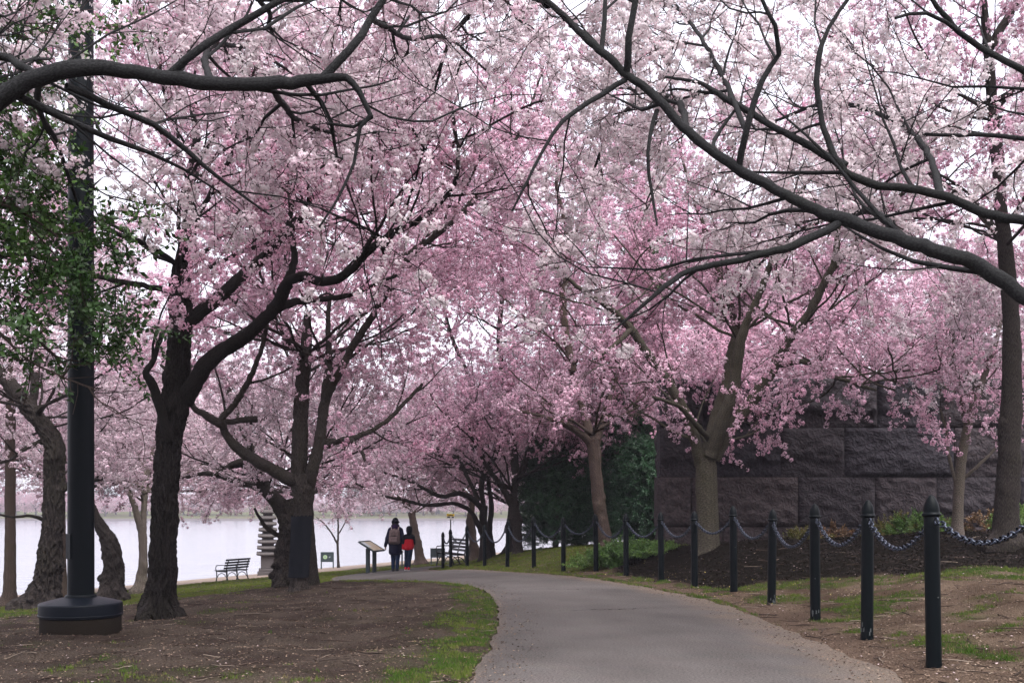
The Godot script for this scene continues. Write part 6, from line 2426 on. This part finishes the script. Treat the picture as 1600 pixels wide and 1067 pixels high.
func child() -> void:
	var o := base("person", Vector3(-3.17, EYE + smooth_table(SLOPE, shore(-3.17, 30.5)) + 0.022, -30.5), 0.10)
	tag(o, "child walking away in red jacket with black hood and shoulders, jeans, red shoes", "person", "two walkers hand in hand")
	var V := func(x: float, y: float, z: float) -> Vector3: return Vector3(x, y, z)
	var head := [[V.call(0.015, 1.215, 0.01), V.call(0.015, 1.265, 0.005), 0.072, 0.078], [V.call(0.015, 1.185, -0.045), V.call(0.015, 1.24, -0.05), 0.04, 0.05], [V.call(0.015, 1.22, -0.088), V.call(0.015, 1.205, -0.102), 0.011, 0.012]]
	var torso := [[V.call(0.01, 1.05, 0.01), V.call(0.015, 1.19, 0.01), 0.05, 0.045], [V.call(-0.075, 1.02, 0.0), V.call(0.085, 1.02, 0.0), 0.065, 0.065], [V.call(-0.04, 0.97, 0.0), V.call(-0.045, 0.72, 0.0), 0.08, 0.08], [V.call(0.05, 0.97, 0.0), V.call(0.045, 0.72, 0.0), 0.08, 0.08]]
	var arm_l := [[V.call(-0.12, 1.02, 0.0), V.call(-0.155, 0.83, 0.02), 0.042, 0.034], [V.call(-0.155, 0.83, 0.02), V.call(-0.165, 0.67, 0.0), 0.033, 0.024]]
	var arm_r := [[V.call(0.13, 1.02, 0.0), V.call(0.155, 0.84, 0.0), 0.042, 0.034], [V.call(0.155, 0.84, 0.0), V.call(0.10, 0.74, -0.13), 0.033, 0.024]]
	var legs := [[V.call(-0.055, 0.68, 0.0), V.call(-0.07, 0.38, -0.05), 0.068, 0.048], [V.call(-0.07, 0.38, -0.05), V.call(-0.095, 0.07, 0.0), 0.047, 0.032], [V.call(0.06, 0.68, 0.0), V.call(0.03, 0.38, 0.02), 0.068, 0.048], [V.call(0.03, 0.38, 0.02), V.call(0.0, 0.07, 0.08), 0.047, 0.032]]
	var body := head + torso + arm_l + arm_r + legs
	body.append([V.call(-0.095, 0.04, 0.01), V.call(-0.10, 0.03, -0.09), 0.028, 0.022])
	body.append([V.call(0.0, 0.04, 0.09), V.call(0.01, 0.03, -0.01), 0.028, 0.022])
	var g := Geo.new()
	nets(body, 0.014, 0.028, g)
	var hl := []
	hand(hl, V.call(-0.165, 0.67, 0.0), V.call(-0.15, -0.98, 0.0).normalized(), V.call(0.1, 0, -0.99).normalized(), 0.82)
	nets(hl, 0.0045, 0.007, g)
	var hr := []
	hand(hr, V.call(0.10, 0.74, -0.13), V.call(-0.5, -0.5, -0.7).normalized(), V.call(-0.5, 0.8, -0.2).normalized(), 0.82)
	nets(hr, 0.0045, 0.007, g)
	put("body", g.mesh(), M.skin, o)
	for s in [-1.0, 1.0]:
		g = Geo.new()
		nets([[V.call(0.015 + s * 0.03, 1.235, -0.09), V.call(0.015 + s * 0.031, 1.235, -0.09), 0.008, 0.008]], 0.004, 0.004, g)
		put("eye", g.mesh(), M.eye, o)
	g = Geo.new()
	nets([[V.call(0.0, 1.18, -0.086), V.call(0.03, 1.18, -0.086), 0.005, 0.005]], 0.003, 0.003, g)
	put("mouth", g.mesh(), M.hood_plum, o)
	put("hood", meshed([[V.call(0.015, 1.225, 0.025), V.call(0.015, 1.275, 0.02), 0.092, 0.095], [V.call(0.015, 1.10, 0.03), V.call(0.015, 1.22, 0.04), 0.075, 0.085]], 0.012, 0.03), M.cap_black, o)
	var jac := fat(torso.slice(2), 0.026) + fat([arm_l[1], arm_r[1]], 0.02)
	jac.append([V.call(-0.055, 0.75, 0.0), V.call(-0.055, 0.70, 0.0), 0.105, 0.10])
	jac.append([V.call(0.055, 0.75, 0.0), V.call(0.055, 0.70, 0.0), 0.105, 0.10])
	var jk := put("jacket", meshed(jac, 0.013, 0.022), M.jacket_red, o)
	var yoke := fat([torso[1]], 0.030) + fat([arm_l[0], arm_r[0]], 0.022)
	yoke.append([V.call(-0.06, 1.01, 0.02), V.call(0.07, 1.01, 0.02), 0.098, 0.098])
	put("yoke", meshed(yoke, 0.013, 0.025), M.cap_black, jk)
	put("jeans", meshed(fat(legs, 0.014), 0.012, 0.018), M.jeans_dark, o)
	for s in [[-0.095, 0.0], [0.0, 0.08]]:
		var sh := put("shoe", meshed([[V.call(s[0], 0.055, s[1] + 0.03), V.call(s[0], 0.046, s[1] - 0.10), 0.042, 0.034], [V.call(s[0], 0.075, s[1] + 0.025), V.call(s[0], 0.065, s[1] - 0.01), 0.038, 0.038]], 0.010, 0.018), M.shoe_red, o)
		put("sole", meshed([[V.call(s[0], 0.018, s[1] + 0.035), V.call(s[0], 0.018, s[1] - 0.105), 0.022, 0.022], [V.call(s[0] - 0.02, 0.018, s[1] + 0.03), V.call(s[0] - 0.015, 0.018, s[1] - 0.09), 0.022, 0.022], [V.call(s[0] + 0.02, 0.018, s[1] + 0.03), V.call(s[0] + 0.015, 0.018, s[1] - 0.09), 0.022, 0.022]], 0.008, 0.01), M.white_paint, sh)
